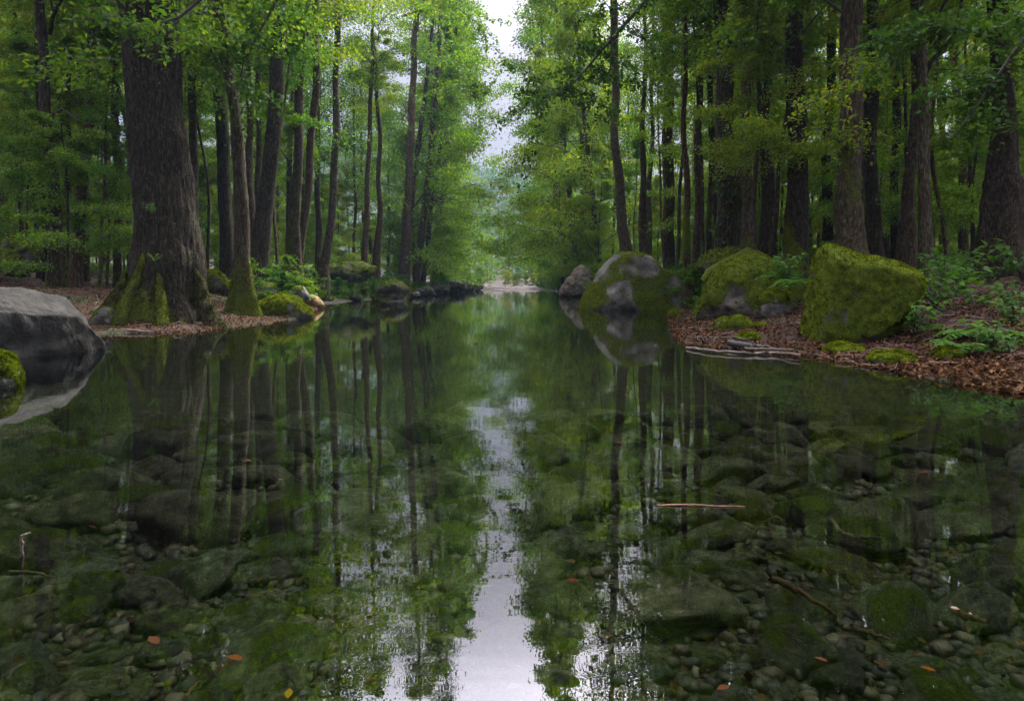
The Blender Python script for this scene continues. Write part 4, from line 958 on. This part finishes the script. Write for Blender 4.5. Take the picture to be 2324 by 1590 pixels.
while tries < 9000 and cnt < 250:
    tries += 1
    y = 1.5 + 4.3 * r.rand() ** 1.1; x = r.uniform(-.82, .82) * y
    a = r.uniform(.075, .20) * (1 + .12 * y) * (1.25 if x < 0 else 1.0)
    if y < 2.1: a = r.uniform(.04, .12)
    if any((x - q[0]) ** 2 + (y - q[1]) ** 2 < ((a + q[2]) * .56) ** 2 for q in occ): continue
    if shore_dist(np.array([x]), np.array([y]))[0] > -.4: continue
    c_ = a * r.uniform(.3, .48); mo = r.rand() < (.42 if y > 2.2 else .2)
    t = r.uniform(.5, 1.3); colr = (t * r.uniform(.95, 1.1), t, t * r.uniform(.75, 1.0))
    e = obj("submerged_stone", STONES[r.randint(9)][0 if mo else 1], loc=(x, y, min(g1(x, y) + c_ * .6, -.015 - c_ * 1.08)), rot=(r.normal(0, .12), r.normal(0, .12), .3 + r.normal(0, .4)), scale=(a, a * r.uniform(.55, .8), c_), color=colr)
    tag(e, 'x', 'stone'); occ.append((x, y, a)); cnt += 1
    bn = int((y - 1.4) / .5); rows.setdefault(bn, []).append((e, x / y))
for bn in rows:
    label_rows(rows[bn], "{} from the left of the unnamed submerged cobbles in the %s row from the bottom".replace('unnamed ', 'plain ') % ORD[bn], f"cobbles in the {ORD[bn]} row from the bottom")
# pebbles
r = rs(71); n = 4500; U, Fc = ICO[2]
y = 1.35 + 2.6 * r.rand(n) ** 1.7; x = r.uniform(-.85, .85, n) * y; a = r.uniform(.010, .034, n) * (1 + .25 * (y - 1.3))
z = ground(x, y) + a * .2
sc = np.stack([a, a * r.uniform(.6, .9, n), a * r.uniform(.4, .7, n)], -1)
V = U[None] * (1 + .12 * r.normal(0, 1, (n, len(U), 1))) * sc[:, None, :]
az = r.uniform(0, 6.28, n); c_, s_ = np.cos(az)[:, None], np.sin(az)[:, None]
V = np.stack([V[..., 0] * c_ - V[..., 1] * s_, V[..., 0] * s_ + V[..., 1] * c_, V[..., 2]], -1) + np.stack([x, y, z], -1)[:, None, :]
Fa = (Fc[None] + (np.arange(n) * len(U))[:, None, None]).reshape(-1, 3)
m, nt_ = new_mat("pebble"); b = NB(nt_); g = b.n("ShaderNodeNewGeometry")
c = b.ramp(g.outputs['Random Per Island'], [(0, (.012, .012, .010)), (.3, (.035, .030, .020)), (.55, (.025, .030, .030)), (.8, (.06, .042, .026)), (.95, (.09, .07, .05)), (1, (.16, .14, .11))])
p = b.n("ShaderNodeBsdfPrincipled", {'Base Color': c, 'Roughness': .6}).outputs[0]; b.l(p, b.n("ShaderNodeOutputMaterial").inputs[0])
o = obj("pebbles", mesh("pebbles", V.reshape(-1, 3), [Fa], m)); o['kind'] = 'stuff'; o['label'] = 'small dark pebbles on the stream bed'

# ------------------------------------------------------------------ sticks and single leaves
def stick(label, pts, rad, mat, nm="stick", cat="stick"):
    """pts: (px, py, z)"""
    q = np.array([(*gp(a, b_, z), z) for a, b_, z in pts]); c = q.mean(0); q = q - c
    t = np.linspace(0, len(q) - 1, 5 * len(q)); q = np.stack([np.interp(t, np.arange(len(q)), q[:, k]) for k in range(3)], -1)
    q[1:-1] += rs(len(label)).normal(0, rad * .25, (len(q) - 2, 3))
    V, Q = tube(q, rad * np.linspace(1, .5, len(q)), 7); e = obj(nm, mesh(nm, V, [Q], mat), loc=tuple(c)); tag(e, label, cat)
stick("long pale stick lying along the right waterline", [(1558, 790, .01), (1620, 796, .03), (1690, 800, .03), (1760, 800, .03), (1815, 806, .05)], .022, M_twig)
stick("dark broken log end behind the long pale stick", [(1655, 778, .06), (1700, 784, .08), (1745, 787, .07)], .045, M_branch)
stick("shorter pale stick overlapping the long pale stick", [(1690, 790, .06), (1760, 792, .06), (1800, 793, .06)], .016, M_twig)
stick("orange brown stick slanting down under water in the right foreground", [(1748, 1308, -.02), (1800, 1335, -.04), (1850, 1362, -.06), (1895, 1395, -.10)], .012, M_red)
stick("straight orange twig floating in the middle of the right reflections", [(1490, 1146, .003), (1560, 1145, .004), (1620, 1147, .004), (1690, 1149, .002)], .0045, M_red)
stick("curved pale stick under water on the right", [(1885, 1180, -.02), (1905, 1205, -.02), (1940, 1217, -.03), (2000, 1220, -.04)], .010, M_twig)
stick("thin upright twig poking from the water at the left", [(48, 1285, -.05), (50, 1240, .04), (48, 1215, .10), (70, 1208, .11)], .005, M_twig)
stick("thin twig lying over the grey stone at the left edge", [(20, 1296, -.02), (80, 1298, -.01), (125, 1310, -.03)], .005, M_twig)
stick("short dark stick under water right of the red leaf", [(1930, 1420, -.02), (1980, 1438, -.04), (2020, 1450, -.05)], .008, M_red)
stick("reddish broken stick by the pale tan stone", [(2160, 1385, -.01), (2200, 1398, -.01), (2235, 1405, -.02)], .012, M_red)
stick("pair of pale twigs in the far left shallows", [(862, 683, .02), (900, 683, .03), (925, 684, .02)], .03, M_twig)
stick("pale driftwood trunk lying across the head of the stream", [(1098, 654.0, .2), (1140, 654.2, .22), (1175, 654.0, .2)], .10, M_twig, 'driftwood', 'log')
stick("weathered branch along the left bank below the dark rounded rock", [(215, 752, .03), (280, 748, .05), (350, 752, .04)], .03, M_twig)
def float_leaf(label, px, py, size, col, rot, z=.004, tilt=.1):
    size *= .62
    x, y = gp(px, py, z); V = OVA * size * np.array([.95, 1, .7]); tri = np.array([[0, 6, 1], [1, 6, 2], [2, 6, 3], [3, 6, 4], [4, 6, 5], [5, 6, 0]])
    V = V - np.array([0, size / 2, 0])
    e = obj("fallen_leaf", mesh("fallen_leaf", V, [tri], M_single), loc=(x, y, z + size * .05), rot=(tilt, 0, rot), color=(col[0] * .13, col[1] * .125, col[2] * .12)); tag(e, label, 'leaf')
M_single = leaf_mat("single_leaf", [(1, 1, 1), (1, 1, 1)], .2, .0)
for a in [("orange brown leaf floating in the left foreground", 532, 1492, .075, (.32, .13, .03), 1.3), ("curled tan leaf on the water left of the orange brown leaf", 348, 1452, .085, (.26, .12, .06), .9),
          ("yellow leaf at the bottom edge", 655, 1572, .06, (.42, .32, .02), .2), ("bright red leaf between stones in the right foreground", 1778, 1426, .045, (.42, .07, .01), .5, -.01),
          ("tan leaf upright among the right foreground stones", 1787, 1462, .07, (.35, .26, .14), .1, -.01), ("orange leaf in the middle below the stone pile", 1298, 1316, .06, (.34, .08, .03), 1.6),
          ("round yellowish leaf floating near the right bank", 2073, 884, .12, (.40, .26, .08), .4), ("golden round leaf lying on the right bank", 2082, 760, .11, (.55, .28, .07), .4, .3),
          ("small tan leaf floating right of centre", 1862, 1495, .05, (.30, .15, .07), 1.0), ("brown leaf among the bottom right pebbles", 1640, 1560, .06, (.30, .13, .05), 2.0),
          ("pale leaf floating under the slender mossy tree's reflection", 637, 1088, .055, (.35, .22, .10), 1.4), ("orange leaf near the bottom right stones", 2105, 1517, .05, (.45, .16, .02), 1.0),
          ("tan leaf drifting below the huge tree", 560, 1045, .09, (.28, .18, .08), 1.5), ("reddish leaf drifting over the right shallows", 2095, 1072, .08, (.35, .09, .03), 1.5),
          ("brown leaf drifting in front of the grey mossy boulder", 1500, 722, .22, (.30, .18, .10), 1.5), ("small leaf adrift over the right reflections", 1405, 1002, .09, (.30, .10, .04), 1.0)]:
    float_leaf(*a)
# flecks of leaves and pollen drifting on the far water
r = rs(99); n = 260
y = r.uniform(8, 30, n); x = np.interp(y, [8, 12, 20, 30], [-3, -5, -8, -8]) + r.uniform(0, 5, n) ** 1.2
V, Ps = leaves(np.stack([x, y, np.full(n, .006)], -1), .09, r, .03)
o = obj("drifting_leaves", mesh("drifting_leaves", V, Ps, M_litter, smooth=False), color=(1.2, 1.2, 1)); o['kind'] = 'stuff'; o['label'] = 'small leaves drifting on the still water off the left bank'

# ------------------------------------------------------------------ haze
m, nt_ = new_mat("haze"); b = NB(nt_)
vv = b.n("ShaderNodeVolumePrincipled", {'Color': (.50, .74, 1.0, 1), 'Density': .00026, 'Anisotropy': .2}); b.l(vv.outputs[0], b.n("ShaderNodeOutputMaterial").inputs['Volume'])
x0, x1, y0, y1, z0, z1 = -290, 290, -40, 570, -2, 130
V = np.array([[x, y, z] for z in (z0, z1) for y in (y0, y1) for x in (x0, x1)])
Q = np.array([[0, 2, 3, 1], [4, 5, 7, 6], [0, 1, 5, 4], [2, 6, 7, 3], [0, 4, 6, 2], [1, 3, 7, 5]])
o = obj("haze", mesh("haze", V, [Q], m, smooth=False)); o['kind'] = 'stuff'


r = rs(123); n = 1500
y = 1.5 + 5 * r.rand(n) ** 1.2; x = r.uniform(-.85, .85, n) * y; k = shore_dist(x, y) < 0; x, y = x[k], y[k]
V, Ps = leaves(np.stack([x, y, ground(x, y) + r.uniform(.01, .07, len(x))], -1), .042, r, .25)
o = obj("sunken_leaves", mesh("sunken_leaves", V, Ps, M_litter, smooth=False), color=(1, 1, 1)); o['kind'] = 'stuff'; o['label'] = 'brown leaves sunk among the stones of the bed'

r = rs(321); S = Soup()
for k in range(900):
    y = 7 + 20 * r.rand() ** 1.5; x = r.uniform(-.84, .84) * y
    dd = shore_dist(np.array([x]), np.array([y]))[0]
    if not (-.15 < dd < 9): continue
    l = r.uniform(.08, .35); a = r.uniform(0, 6.28); n3 = 5; t = np.linspace(-1, 1, n3)[:, None]
    P = np.array([[x, y, 0]]) + t * l * np.array([[math.cos(a), math.sin(a), 0]]) + r.normal(0, l * .05, (n3, 3)); P[:, 2] = np.maximum(0, ground(P[:, 0], P[:, 1])) + .02 + np.abs(r.normal(0, .015, n3))
    S.add(*tube(P, r.uniform(.003, .008) * np.linspace(1, .5, n3), 4))
o = obj("fallen_twigs", mesh("fallen_twigs", S.verts(), S.polys(), M_twig)); o['kind'] = 'stuff'; o['label'] = 'small dead twigs scattered over the leaf litter'
